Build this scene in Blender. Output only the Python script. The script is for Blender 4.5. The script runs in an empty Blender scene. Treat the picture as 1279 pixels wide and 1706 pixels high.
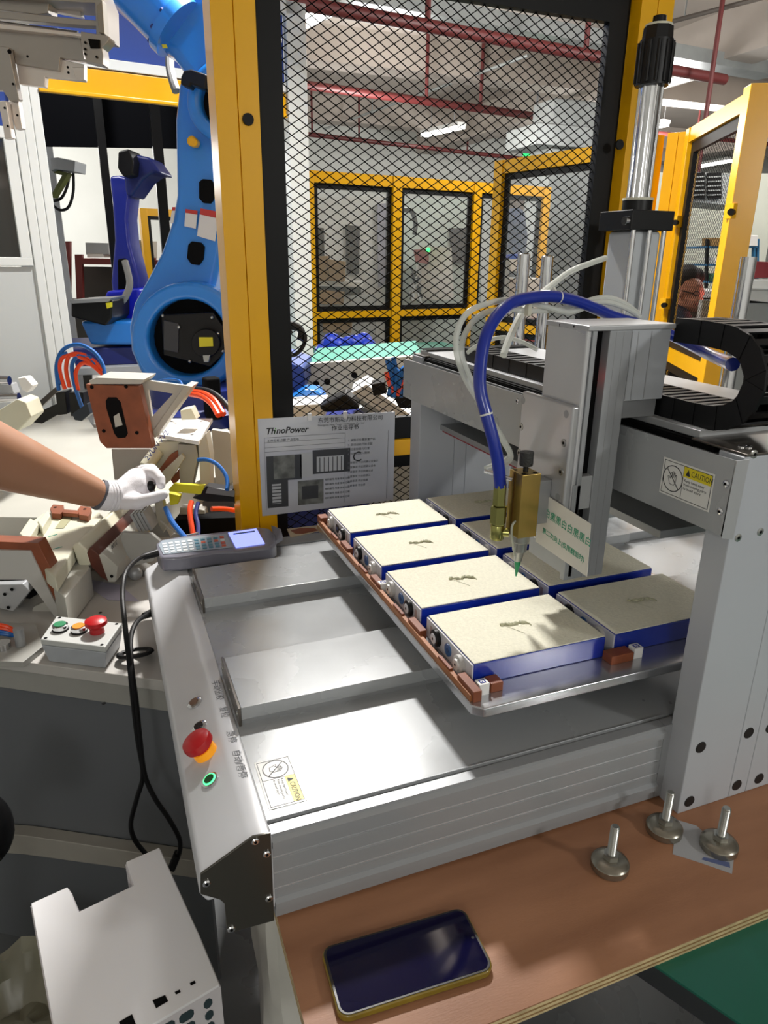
import bpy, bmesh, math, random
from mathutils import Vector, Matrix
random.seed(7)
SC = bpy.context.scene
COL = SC.collection
# ---------------------------------------------------------------- camera
FPX = 1181.513
RW = ((0.93110584, -0.36459121, 0.01073146), (-0.11371718, -0.3181186, -0.94120612), (0.34656935, 0.87514216, -0.33766237))
CAM = Vector((-0.38336619, -0.66554927, 0.47173969))
R3 = Matrix(RW)
cd = bpy.data.cameras.new('camera'); cam = bpy.data.objects.new('camera', cd); COL.objects.link(cam)
cd.sensor_fit = 'VERTICAL'; cd.sensor_height = 36.0; cd.lens = FPX / 1706 * 36.0; cd.clip_start = 0.02; cd.clip_end = 80
cam.matrix_world = Matrix.Translation(CAM) @ Matrix((RW[0], [-v for v in RW[1]], [-v for v in RW[2]])).transposed().to_4x4()
SC.camera = cam
# ---------------------------------------------------------------- light
w = bpy.data.worlds.new('world'); SC.world = w; w.use_nodes = True
w.node_tree.nodes['Background'].inputs[0].default_value = (0.95, 0.97, 1.0, 1)
w.node_tree.nodes['Background'].inputs[1].default_value = 0.3
SC.view_settings.view_transform = 'Standard'; SC.view_settings.look = 'None'
SC.view_settings.gamma = 1; SC.view_settings.use_curve_mapping = False
SC.view_settings.exposure = 0.33
def lamp(name, loc, size, power, col=(1, 1, 1), target=None, size_y=None, rotz=0):
    l = bpy.data.lights.new(name, 'AREA'); l.energy = power; l.color = col; l.shape = 'RECTANGLE'; l.size = size; l.size_y = size_y or size
    o = bpy.data.objects.new(name, l); COL.objects.link(o); o.location = loc
    o.rotation_euler = (Vector(target) - Vector(loc)).to_track_quat('-Z', 'Y').to_euler() if target else (0, 0, rotz)
    return o
lamp('key_ceiling_light', (0.5, 2.2, 2.3), .26, 142, (1, .97, .93), (0.1, 0.2, 0), .16)
def point_fill(name, loc, power, col=(1, .99, .96), r=.25):
    l = bpy.data.lights.new(name, 'POINT'); l.energy = power; l.color = col; l.shadow_soft_size = r
    o = bpy.data.objects.new(name, l); COL.objects.link(o); o.location = loc; return o
point_fill('fill_light', (2.6, 6.9, 1.6), 90); point_fill('fill_light', (2.9, 3.5, 1.95), 75); point_fill('fill_light', (-.6, 3.9, 1.95), 38); point_fill('fill_light', (7, 8.0, 1.8), 230)  # unseen point lights added to brighten the hall, no lamp hangs there
point_fill('fill_light', (-1.5, 10.2, 1.6), 300); point_fill('fill_light', (-1.3, -2.5, 1.0), 30); point_fill('fill_light', (1.5, -2.0, 1.15), 46, r=.12); point_fill('fill_light', (5.4, 3.4, 1.9), 100)  # more added fill; the small-radius one follows the foot stud shadows
# ---------------------------------------------------------------- rays through the picture, used to read positions off real planes
def ray(u, v):
    return R3.transposed() @ Vector(((u - 639.5) / FPX, (v - 853) / FPX, 1.0))
def onaxis(u, v, ax, val):
    r = ray(u, v); return CAM + r * ((val - CAM[ax]) / r[ax])
def az(u, v, z): return onaxis(u, v, 2, z)
def ax(u, v, x): return onaxis(u, v, 0, x)
def ay(u, v, y): return onaxis(u, v, 1, y)
def ad(u, v, d): return CAM + ray(u, v) * d
def hit(u, v, p, n):
    r = ray(u, v); n = Vector(n); return CAM + r * ((Vector(p) - CAM).dot(n) / r.dot(n))
# ---------------------------------------------------------------- materials
def lin(c):
    if isinstance(c, str):
        c = [int(c[i:i + 2], 16) / 255 for i in (0, 2, 4)]
    return tuple((x / 12.92 if x <= .04045 else ((x + .055) / 1.055) ** 2.4) for x in c) + (1,)
MATS = {}
def mat(name, col, rough=.5, metal=0., noise=0., nscale=20., bump=0., bscale=200., stretch=(1, 1, 1), emit=None, estr=1., trans=0., alpha=1., coat=0., col2=None, spec=None, rvar=0.):
    if name in MATS: return MATS[name]
    m = bpy.data.materials.new(name); m.use_nodes = True; nt = m.node_tree; b = nt.nodes['Principled BSDF']
    b.inputs['Base Color'].default_value = lin(col); b.inputs['Roughness'].default_value = rough; b.inputs['Metallic'].default_value = metal
    if spec is not None: b.inputs['Specular IOR Level'].default_value = spec
    if trans: b.inputs['Transmission Weight'].default_value = trans
    if alpha < 1: b.inputs['Alpha'].default_value = alpha
    if coat: b.inputs['Coat Weight'].default_value = coat; b.inputs['Coat Roughness'].default_value = .08
    if emit: b.inputs['Emission Color'].default_value = lin(emit); b.inputs['Emission Strength'].default_value = estr
    if noise or bump or rvar:
        tc = nt.nodes.new('ShaderNodeTexCoord'); mp = nt.nodes.new('ShaderNodeMapping'); mp.inputs['Scale'].default_value = stretch
        nt.links.new(tc.outputs['Object'], mp.inputs[0])
    if noise or rvar:
        n = nt.nodes.new('ShaderNodeTexNoise'); n.inputs['Scale'].default_value = nscale; n.inputs['Detail'].default_value = 5
        nt.links.new(mp.outputs[0], n.inputs['Vector'])
    if noise:
        r = nt.nodes.new('ShaderNodeMix'); r.data_type = 'RGBA'; c = lin(col)
        r.inputs[6].default_value = c
        r.inputs[7].default_value = lin(col2) if col2 else tuple(x * (1 - noise) for x in c[:3]) + (1,)
        mr = nt.nodes.new('ShaderNodeMapRange'); mr.inputs[1].default_value = .35; mr.inputs[2].default_value = .65
        nt.links.new(n.outputs[0], mr.inputs[0]); nt.links.new(mr.outputs[0], r.inputs[0]); nt.links.new(r.outputs[2], b.inputs['Base Color'])
    if rvar:
        m2 = nt.nodes.new('ShaderNodeMapRange'); m2.inputs[1].default_value = .3; m2.inputs[2].default_value = .7
        m2.inputs[3].default_value = max(.03, rough - rvar); m2.inputs[4].default_value = rough + rvar
        nt.links.new(n.outputs[0], m2.inputs[0]); nt.links.new(m2.outputs[0], b.inputs['Roughness'])
    if bump:
        n2 = nt.nodes.new('ShaderNodeTexNoise'); n2.inputs['Scale'].default_value = bscale; n2.inputs['Detail'].default_value = 4
        nt.links.new(mp.outputs[0], n2.inputs['Vector'])
        bn = nt.nodes.new('ShaderNodeBump'); bn.inputs['Strength'].default_value = bump; bn.inputs['Distance'].default_value = .002
        nt.links.new(n2.outputs[0], bn.inputs['Height']); nt.links.new(bn.outputs[0], b.inputs['Normal'])
    MATS[name] = m; return m
ALU = mat('aluminium', 'b4b6b8', .36, .3, noise=.08, nscale=9, rvar=.06)
ALUX = mat('aluminium_extrusion', '9da0a3', .36, .25, noise=.06, nscale=14, bump=.05, bscale=90, stretch=(.05, 1, 1))
ALUD = mat('aluminium_dull', '9c9ea0', .42, .45)
FILM = mat('filmed_aluminium', 'a4a7a9', .27, .15, noise=.015, nscale=5, rvar=.07, bump=.12, bscale=12)
PAINTW = mat('white_paint', 'cfd1d4', .38, noise=.04, nscale=6)
PAINTG = mat('grey_paint', 'a9adb2', .42, noise=.05, nscale=8)
WHITE = mat('bright_white', 'ecebe8', .4)
STEEL = mat('brushed_steel', '77726b', .3, .9, noise=.15, nscale=4)
CHROME = mat('chrome', 'd8d8da', .12, 1.)
ZINC = mat('zinc', 'b8b9b4', .28, .9, noise=.15, nscale=40)
BLACK = mat('black_plastic', '0c0c0e', .4, spec=.3)
BLACKM = mat('matt_black', '060607', .8, spec=.15)
RUBBER = mat('rubber', '0e0e10', .5, spec=.3)
YEL = mat('yellow_paint', 'eeb000', .3, noise=.08, nscale=3)
BRASS = mat('brass', 'b99d58', .28, .85, noise=.12, nscale=30, bump=.05, bscale=60, stretch=(1, 1, .1))
CREAM = mat('cream_pad', 'e9e6d2', .85, noise=.09, nscale=260, bump=.6, bscale=300, stretch=(1, 1, 1))
BLUEF = mat('blue_film', '18329c', .22, coat=.6)
BLUEH = mat('blue_hose', '0b2a96', .3, coat=.4)
CLEAR = mat('clear_tube', 'dfe3dc', .2, alpha=.62)
BROWN = mat('brown_bakelite', '8a4a2c', .5, noise=.25, nscale=25)
BROWNL = mat('tan_bakelite', 'a96a3c', .5, noise=.25, nscale=25)
RED = mat('red_plastic', 'b5161c', .35)
ORANGE = mat('orange_plastic', 'e28a10', .4)
GREEN = mat('green_plastic', '0a7a4a', .35)
BLUE = mat('blue_robot', '2680dc', .3, coat=.5)
BLUEDK = mat('dark_blue_robot', '17246c', .4)
NYLON = mat('nylon', 'cfcdb8', .45, noise=.06, nscale=10)
INK = mat('ink', '26282b', .6)
LIGHTINK = mat('grey_ink', '6f7276', .6)
# ---------------------------------------------------------------- mesh builder
def V(*a): return Vector(a)
class MB:
    def __init__(s): s.v = []; s.f = []
    def add(s, vs, fs):
        n = len(s.v); s.v += [Vector(x) for x in vs]; s.f += [[i + n for i in f] for f in fs]; return s
    def box(s, x0, x1, y0, y1, z0, z1, M=None):
        vs = [V(x, y, z) for x in (x0, x1) for y in (y0, y1) for z in (z0, z1)]
        if M is not None: vs = [M @ p for p in vs]
        return s.add(vs, [(0, 1, 3, 2), (4, 6, 7, 5), (0, 4, 5, 1), (2, 3, 7, 6), (0, 2, 6, 4), (1, 5, 7, 3)])
    def prism(s, pts, vec):
        pts = [Vector(p) for p in pts]; vec = Vector(vec); n = len(pts)
        nn = Vector((0, 0, 0))
        for i in range(n): nn += pts[i].cross(pts[(i + 1) % n])
        if nn.dot(vec) > 0: pts = pts[::-1]
        return s.add(pts + [p + vec for p in pts], [list(range(n)), list(range(2 * n - 1, n - 1, -1))] + [(i, i + n, (i + 1) % n + n, (i + 1) % n) for i in range(n)])
    def bar(s, p0, p1, w, h, up=(0, 0, 1)):
        p0 = Vector(p0); p1 = Vector(p1); d = (p1 - p0).normalized(); u = Vector(up); r = d.cross(u).normalized(); u = r.cross(d).normalized()
        q = [p0 + r * a * w / 2 + u * b * h / 2 for a, b in ((-1, -1), (1, -1), (1, 1), (-1, 1))]
        return s.prism(q, p1 - p0)
    def cyl(s, p0, p1, r, r2=None, n=20):
        return s.rings([(p0, r), (p1, r if r2 is None else r2)], n)
    def rings(s, pr, n=20, closed=True):
        p0 = Vector(pr[0][0]); d = (Vector(pr[-1][0]) - p0).normalized(); a = d.orthogonal().normalized(); b = d.cross(a)
        vs = []; fs = []
        for p, r in pr:
            for i in range(n):
                t = 2 * math.pi * i / n; vs.append(Vector(p) + (a * math.cos(t) + b * math.sin(t)) * r)
        for k in range(len(pr) - 1):
            for i in range(n): j = (i + 1) % n; fs.append((k * n + i, k * n + j, (k + 1) * n + j, (k + 1) * n + i))
        if closed: fs += [list(range(n))[::-1], list(range((len(pr) - 1) * n, len(pr) * n))]
        return s.add(vs, fs)
    def tube(s, path, r, n=10, sub=6):
        pts = smooth_path(path, sub); t0 = (pts[1] - pts[0]).normalized(); a = t0.orthogonal().normalized(); vs = []; fs = []
        rr = r if callable(r) else (lambda t: r)
        for k, p in enumerate(pts):
            t = (pts[min(k + 1, len(pts) - 1)] - pts[max(k - 1, 0)]).normalized()
            a = (a - t * a.dot(t)).normalized(); b = t.cross(a); q = rr(k / (len(pts) - 1))
            for i in range(n):
                g = 2 * math.pi * i / n; vs.append(p + (a * math.cos(g) + b * math.sin(g)) * q)
        for k in range(len(pts) - 1):
            for i in range(n): j = (i + 1) % n; fs.append((k * n + i, k * n + j, (k + 1) * n + j, (k + 1) * n + i))
        fs += [list(range(n))[::-1], list(range((len(pts) - 1) * n, len(pts) * n))]
        return s.add(vs, fs)
    def ball(s, c, r, n=14, m=8, flat=(1, 1, 1)):
        vs = []; fs = []
        for j in range(m + 1):
            t = math.pi * j / m
            for i in range(n):
                g = 2 * math.pi * i / n; vs.append(Vector(c) + Vector((math.sin(t) * math.cos(g) * r * flat[0], math.sin(t) * math.sin(g) * r * flat[1], math.cos(t) * r * flat[2])))
        for j in range(m):
            for i in range(n): k = (i + 1) % n; fs.append((j * n + i, (j + 1) * n + i, (j + 1) * n + k, j * n + k))
        return s.add(vs, fs)
    def build(s, name, m, parent=None, bevel=0., smooth=True, seg=2, kind=None):
        me = bpy.data.meshes.new(name); o = bpy.data.objects.new(name, me); COL.objects.link(o)
        if parent is not None:
            org = Vector(parent['_w']); o.parent = parent
        else:
            xs = [p.x for p in s.v]; ys = [p.y for p in s.v]; zs = [p.z for p in s.v]
            org = Vector(((min(xs) + max(xs)) / 2, (min(ys) + max(ys)) / 2, min(zs))); o.location = org
        o['_w'] = list(org)
        me.from_pydata([tuple(p - org) for p in s.v], [], s.f); me.materials.append(m)
        bm = bmesh.new(); bm.from_mesh(me); bmesh.ops.remove_doubles(bm, verts=bm.verts, dist=1e-6); bmesh.ops.recalc_face_normals(bm, faces=bm.faces); bm.to_mesh(me); bm.free()
        if smooth:
            me.polygons.foreach_set('use_smooth', [True] * len(me.polygons)); me.set_sharp_from_angle(angle=math.radians(35))
        if bevel:
            bv = o.modifiers.new('bevel', 'BEVEL'); bv.width = bevel; bv.segments = seg; bv.limit_method = 'ANGLE'; bv.angle_limit = math.radians(35); bv.harden_normals = smooth
        if kind: o['kind'] = kind
        return o
def smooth_path(path, sub):
    P = [Vector(p) for p in path]
    if sub <= 1 or len(P) < 3: return P
    out = []
    for i in range(len(P) - 1):
        p0 = P[max(i - 1, 0)]; p1 = P[i]; p2 = P[i + 1]; p3 = P[min(i + 2, len(P) - 1)]
        for k in range(sub):
            t = k / sub; out.append(.5 * ((2 * p1) + (p2 - p0) * t + (2 * p0 - 5 * p1 + 4 * p2 - p3) * t * t + (3 * p1 - p0 - 3 * p2 + p3) * t ** 3))
    out.append(P[-1]); return out
def B(x0, x1, y0, y1, z0, z1, M=None): return MB().box(x0, x1, y0, y1, z0, z1, M)
def thing(name, label, cat, loc, group=None, rotz=0):
    o = bpy.data.objects.new(name, None); COL.objects.link(o); o.empty_display_size = .05
    o.location = loc; o['_w'] = list(loc); o['label'] = label; o['category'] = cat
    if group: o['group'] = group
    return o
def tag(o, label, cat, group=None):
    o['label'] = label; o['category'] = cat
    if group: o['group'] = group
    return o
def struct(o): o['kind'] = 'structure'; return o
def text(name, s, size, org, right, up, m, parent, depth=.0003, align='LEFT', shear=0, bold=0., sx=1.):
    cu = bpy.data.curves.new('t', 'FONT'); cu.body = s; cu.size = size; cu.align_x = align; cu.extrude = depth / 2; cu.shear = shear; cu.offset = bold; cu.resolution_u = 2
    t = bpy.data.objects.new('t', cu); COL.objects.link(t)
    bpy.context.view_layer.update()
    me = bpy.data.meshes.new_from_object(t.evaluated_get(bpy.context.evaluated_depsgraph_get()))
    bpy.data.objects.remove(t); bpy.data.curves.remove(cu)
    r = Vector(right).normalized(); u = Vector(up); u = (u - r * u.dot(r)).normalized(); n = r.cross(u)
    M = Matrix((r * sx, u, n)).transposed().to_4x4(); M.translation = Vector(org) + n * depth - (Vector(parent['_w']) if parent else Vector((0, 0, 0)))
    me.transform(M); me.name = name; me.materials.clear(); me.materials.append(m)
    o = bpy.data.objects.new(name, me); COL.objects.link(o); o.parent = parent; o['_w'] = parent['_w'] if parent else [0, 0, 0]
    return o
def quadpanel(name, a, b, c, d, m, parent, t=.0006):
    a, b, c, d = map(Vector, (a, b, c, d)); n = (b - a).cross(d - a).normalized()
    return MB().prism([a, b, c, d], n * t).build(name, m, parent, smooth=False)
def screws(name, pts, n, r, m, parent, t=.002, dark=BLACKM, each=True):
    n = Vector(n).normalized()
    for p in pts:
        p = Vector(p); o = MB().rings([(p - n * .001, r), (p + n * t * .6, r), (p + n * t, r * .7)], 12).build(name, m, parent)
        if dark: MB().cyl(p + n * t, p + n * (t + .0003), r * .42, n=6).build('socket', dark, o, smooth=False)
# ================================================================ board, bench, floor items under the machine
ZT = -.22; ZF = -.97
PLY = mat('plywood_face', 'a87858', .5, noise=.5, nscale=4, col2='926548', stretch=(1, 5, 1), bump=.08, bscale=150)
PLYE = mat('plywood_edge', 'cdb98c', .7, noise=.3, nscale=60)
PLYD = mat('plywood_edge_dark', '8a6a3f', .7)
bd = thing('plywood_board', 'brown plywood board under the dispensing machine, phone and loose feet lying on it', 'board', (0.2, .2, ZT - .018))
bpts = [az(468, 1545, ZT), az(505, 1716, ZT), az(700, 1752, ZT), V(.585, -.262, ZT), V(.585, .80, ZT), V(-.24, .80, ZT)]
bpts[1] = V(-.276, -.262, ZT); bpts[2] = V(-.15, -.262, ZT)
bpts[0] = V(-.272, -.07, ZT)
def layer(z0, z1, m, nm, inset=0.):
    MB().prism([V(p.x, p.y, z0) for p in bpts], (0, 0, z1 - z0)).build(nm, m, bd, smooth=False)
layer(ZT - .0018, ZT, PLY, 'face_veneer')
for k, (a, b, m) in enumerate(((-.006, -.0018, PLYE), (-.0085, -.006, PLYD), (-.0125, -.0085, PLYE), (-.015, -.0125, PLYD), (-.018, -.015, PLYE))):
    layer(ZT + a, ZT + b, m, 'ply_layer')
MATG = mat('green_mat', '0c6350', .3, coat=.3, noise=.1, nscale=3)
bn = thing('workbench', 'bench with green antistatic mat below the plywood board, lower right', 'bench', (.6, .1, ZF))
e0 = V(.09, -.252, 0); e1 = V(.13, -.34, 0); ed = (e1 - e0).normalized()
q = [e1 + ed * .5, e0 - ed * .6, V(.62, .58, 0), V(1.35, .55, 0), V(1.35, -.6, 0)]
zb = ZT - .018
MB().prism([V(p.x, p.y, zb - .003) for p in q], (0, 0, .003)).build('mat', MATG, bn, smooth=False)
MB().prism([V(p.x, p.y, zb - .03) for p in q], (0, 0, .027)).build('bench_top', mat('bench_edge', '2a2d30', .5), bn, smooth=False)
for p in ((.33, -.45), (1.2, -.4), (1.2, .48), (.2, .36)):
    B(p[0] - .025, p[0] + .025, p[1] - .025, p[1] + .025, ZF, zb - .03).build('leg', ALUD, bn, bevel=.003)

# ================================================================ dispensing machine
dm = thing('dispensing_machine', 'grey gantry adhesive dispensing machine with aluminium bed on plywood board', 'machine', (.1, .3, ZT))
YB = -.078; XL = -.274; XR = .58; YE = .74
# bed front and back extrusion, profile in the y-z plane
def lip(prof, y, z, h=.007, out=.005):
    prof += [(y, z + h), (y - out, z + h * .55), (y - out, z - h * .55), (y, z - h)]
prof = [(YB + .014, -.10), (YB, -.10)]
lip(prof, YB, -.1115)
for z in (-.1335, -.155, -.1765): prof += [(YB, z + .0012), (YB + .0018, z), (YB, z - .0012)]
lip(prof, YB, -.1965)
prof += [(YB, -.216), (YB + .014, -.216)]
MB().prism([V(XL, y, z) for y, z in prof], (.248 - XL, 0, 0)).build('front_extrusion', ALUX, dm, smooth=False)
hl = mat('bare_aluminium_line', 'dfe2e4', .25, .6)
for z in (-.1335, -.155, -.1765):
    B(XL, .246, YB - .0004, YB + .001, z + .0012, z + .0022).build('joint_line', hl, dm, smooth=False)
B(.2485, XR, YB, YB + .014, -.216, -.10).build('front_extrusion', ALUX, dm, smooth=False)
B(XL, XR, YE - .045, YE, -.216, -.10).build('rear_extrusion', ALUX, dm, smooth=False)
B(.20, .2485, YB + .004, YB + .013, -.2, -.108).build('slot_filler', BLACKM, dm, smooth=False)
# top panel with groove rails
B(XL, XR, YB + .019, YE - .05, -.112, -.1005).build('bed_panel', FILM, dm, smooth=False)
B(XL, XR, YB + .0142, YB + .0188, -.112, -.1035).build('panel_groove', ALUD, dm, smooth=False)
B(XL, .26, YB + .0188, YB + .0212, -.1005, -.0985).build('panel_trim', ALUX, dm, bevel=.0008)
B(.45, 1.05, .465, .487, -.1005, -.082).build('rear_rail', ALUX, dm, bevel=.002)
B(XR, 1.05, .10, .60, -.112, -.1005).build('bed_panel', FILM, dm, smooth=False)
# raised linear covers
for (y0, y1) in ((.117, .247), (.447, .578)):
    B(-.268, .62, y0, y1, -.093, -.074).build('linear_cover', FILM, dm, bevel=.0012)
    B(-.267, .61, y0 + .003, y1 - .003, -.1005, -.0935).build('cover_skirt', ALUD, dm, smooth=False)
    ep = B(-.2715, -.268, y0 - .002, y1 + .002, -.1005, -.073).build('cover_end_plate', STEEL, dm, bevel=.0006)
    screws('screw', [V(-.2715, y0 + t * (y1 - y0), -.086) for t in (.06, .5, .94)], (-1, 0, 0), .003, ZINC, ep, .0015)
# control console at the left end: profile in x-z
YC0 = -.083; YC1 = .725
cons = [(XL, -.0985), (-.294, -.0965), (-.300, -.0995), (-.3475, -.1235), (-.3515, -.131), (-.3515, -.148), (-.345, -.160), (-.30, -.162), (XL, -.20)]
CON = mat('console_paint', 'c9cbcf', .32, noise=.03, nscale=5)
con = MB().prism([V(x, YC0, z) for x, z in cons], (0, YC1 - YC0, 0)).build('console', CON, dm, bevel=.003, seg=3)
epx = [ay(u, v, -.0855) for u, v in ((451, 1388), (421, 1394), (334, 1457), (334, 1490), (366, 1499), (374, 1506), (378, 1556), (457, 1534))]
en = MB().prism(epx, (0, .0025, 0)).build('end_plate', mat('dark_steel_plate', '56544e', .28, .7, noise=.1, nscale=3), dm, bevel=.0006)
screws('screw', [ay(u, v, -.0855) for u, v in ((425, 1401), (444, 1422), (448, 1496), (344, 1471), (385, 1547))], (0, -1, 0), .0042, CHROME, en, .0025)
# console slope frame
S0 = V(-.300, 0, -.0995); S1 = V(-.3475, 0, -.1235); sd = (S1 - S0).normalized(); sn = V(sd.z, 0, -sd.x)
if sn.z < 0: sn = -sn
def on_slope(u, v): return hit(u, v, S0, sn)
def push_button(u, v, cap, ring=None, r=.0105):
    p = on_slope(u, v)
    o = MB().rings([(p - sn * .004, r), (p + sn * .0025, r), (p + sn * .0032, r * .82)], 24).build('push_button', CHROME, dm)
    if ring: MB().rings([(p + sn * .003, r * .78), (p + sn * .0042, r * .76)], 24).build('light_ring', ring, o)
    MB().rings([(p + sn * .003, r * .62), (p + sn * .0047, r * .6)], 24).build('button_cap', cap, o)
    return o
push_button(325, 1172, mat('copper_cap', '8c7668', .3, .8)); push_button(333, 1212, mat('black_cap', '0b1118', .25))
push_button(351, 1301, mat('green_cap', '064a22', .3), mat('lit_green', '7dffb0', .4, emit='38f07a', estr=2.2))
p = on_slope(343, 1254)
es = MB().rings([(p, .015), (p + sn * .010, .0145), (p + sn * .010, .012)], 24).build('emergency_stop', mat('amber_collar', 'f2a31a', .4, emit='f09010', estr=.25), dm)
MB().rings([(p + sn * .010, .0125), (p + sn * .013, .013), (p + sn * .0155, .0185), (p + sn * .020, .0190), (p + sn * .025, .0178), (p + sn * .028, .013), (p + sn * .029, .004)], 28).build('mushroom_head', RED, es)
# console captions run towards the camera along -y
CU = V(1, 0, 0)
for (u, v, s) in ((359, 1133, '手动出胶'), (370, 1177, '复位'), (383, 1217, '急停'), (391, 1249, '自动/暂停')):
    p = az(u, v, -.0965); p.x = -.2925
    text('caption', s, .0125, V(-.2895, p.y, -.0972), V(0, -1, 0), V(1, 0, 0), LIGHTINK, dm, depth=.0002)
# caution label on the bed (text runs towards camera)
def caution(o0, right, up, w, h, name='warning_label'):
    """o0 = lower left corner; white plate with a yellow band, a barred hand and small lines"""
    r = Vector(right).normalized(); u = Vector(up).normalized(); n = r.cross(u)
    P = lambda a, b, k=0.: Vector(o0) + r * a * w + u * b * h + n * k
    pl = MB().prism([P(0, 0), P(1, 0), P(1, 1), P(0, 1)], n * .0006).build(name, mat('label_white', 'd8d8d4', .3), dm, smooth=False)
    k = .0006
    def strip(a0, b0, a1, b1, m, nm, kk=k): MB().prism([P(a0, b0, kk), P(a1, b0, kk), P(a1, b1, kk), P(a0, b1, kk)], n * .0002).build(nm, m, pl, smooth=False)
    for a0, b0, a1, b1 in ((.03, .05, .97, .065), (.03, .935, .97, .95), (.03, .05, .038, .95), (.962, .05, .97, .95), (.43, .05, .436, .95)): strip(a0, b0, a1, b1, INK, 'border')
    strip(.436, .66, .962, .935, mat('caution_yellow', 'd9c81c', .4), 'yellow_band')
    MB().prism([P(.475, .71, k + .0002), P(.565, .71, k + .0002), P(.52, .88, k + .0002)], n * .0002).build('warning_triangle', INK, pl, smooth=False)
    text('word', 'CAUTION', h * .2, P(.58, .73, k + .0002), r, u, INK, pl, depth=.0001, sx=.80)
    text('word', 'Keep hand away\nfrom moving parts\nto avoid injury', h * .105, P(.46, .54, k), r, u, INK, pl, depth=.0001, sx=1.0)
    c = P(.235, .5, k); R = h * .36
    m = MB()
    N = 36
    for i in range(N):
        t0 = 2 * math.pi * i / N; t1 = 2 * math.pi * (i + 1) / N
        f = lambda t, q: c + (r * math.cos(t) + u * math.sin(t)) * q
        m.prism([f(t0, R * .93), f(t1, R * .93), f(t1, R), f(t0, R)], n * .0002)
    m.build('ring', INK, pl, smooth=False)
    hand = [(-.32, -.55), (-.5, -.1), (-.62, .12), (-.5, .2), (-.3, -.05), (-.28, .55), (-.16, .58), (-.12, .12), (-.08, .66), (.05, .68), (.07, .12), (.13, .6), (.25, .58), (.24, .08), (.34, .42), (.44, .38), (.4, -.2), (.2, -.6)]
    g = MB(); hp = [c + r * x * R * .8 + u * y * R * .8 for x, y in hand]
    for i in range(len(hp)): g.bar(hp[i], hp[(i + 1) % len(hp)], h * .014, .0003, up=n)
    g.build('hand_symbol', INK, pl, smooth=False)
    g = MB().bar(c + (r * -.66 + u * .66) * R, c + (r * .66 - u * .66) * R, h * .022, .0005, up=n); g.build('bar', INK, pl, smooth=False)
    return pl
pc = [az(u, v, -.1) for u, v in ((426, 1273), (482, 1256), (509, 1334), (445, 1351))]
caution(V(-.268, .039, -.1004), V(0, -1, 0), V(1, 0, 0), .082, .043)
# ================================================================ carrier tray with fixtures
tr = thing('carrier_tray', 'flat aluminium carrier tray with brown stop strips, holding the blue modules', 'tray', (.2, .3, -.074))
TX0 = -.019; TX1 = .455; TY0 = -.047; TY1 = .632
c = .012
MB().prism([V(TX0 + c, TY0, -.0445), V(TX1, TY0, -.0445), V(TX1, TY1, -.0445), V(TX0 + c, TY1, -.0445), V(TX0, TY1 - c, -.0445), V(TX0, TY0 + c, -.0445)], (0, 0, .0135)).build('tray_plate', mat('tray_aluminium', 'c3c4c8', .22, .85, noise=.06, nscale=6, rvar=.06), tr, bevel=.002)
for y0, y1 in ((.13, .235), (.46, .565)):
    B(-.0, .40, y0, y1, -.0742, -.0446).build('slide_block', ALUD, tr, bevel=.002)
B(-.0168, -.0105, -.028, .610, -.0315, -.0225).build('stop_strip', BROWNL, tr, bevel=.0008)
PITY = .15727; PITX = .21401
for k in range(5):
    y = -.0105 + PITY * k
    if k == 0: B(-.0145, -.003, -.032, .012, -.0312, -.016).build('stop_block', BROWN, tr, bevel=.001)
    elif k == 4: B(-.0145, .003, y - .012, y + .012, -.0312, -.016).build('stop_block', BROWN, tr, bevel=.001)
    else: B(-.0145, -.0035, y - .021, y + .021, -.0312, -.0165).build('stop_block', BROWN, tr, bevel=.001)
    if k in (0, 1, 2, 3):
        B(-.0160, -.0112, y + .04, y + .075, -.0225, -.0195).build('stop_strip_rib', BROWN, tr, bevel=.0006)
for x0 in (.016, .196):
    B(x0, x0 + (.017 if x0 < .1 else .036), -.021, -.002, -.0312, -.0185).build('stop_block', BROWN, tr, bevel=.001)
LW = mat('tag_white', 'e8e8e6', .4)
for i, (x, y) in enumerate(((-.001, -.022), (.2345, -.019), (-.0125, .283))):
    t = B(x, x + .014, y, y + .013, -.0312, -.0155).build('number_tag', LW, tr, bevel=.0005)
    m = BLUEF; z = -.0154
    for (a, b, c_, d_) in ((.003, .003, .0045, .010), (.0095, .003, .011, .010), (.003, .009, .011, .0102), (.003, .003, .011, .0042), (.006, .0055, .008, .0065)):
        B(x + a, x + c_, y + b, y + d_, z - .0002, z + .0002).build('mark', m, t, smooth=False)
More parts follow.
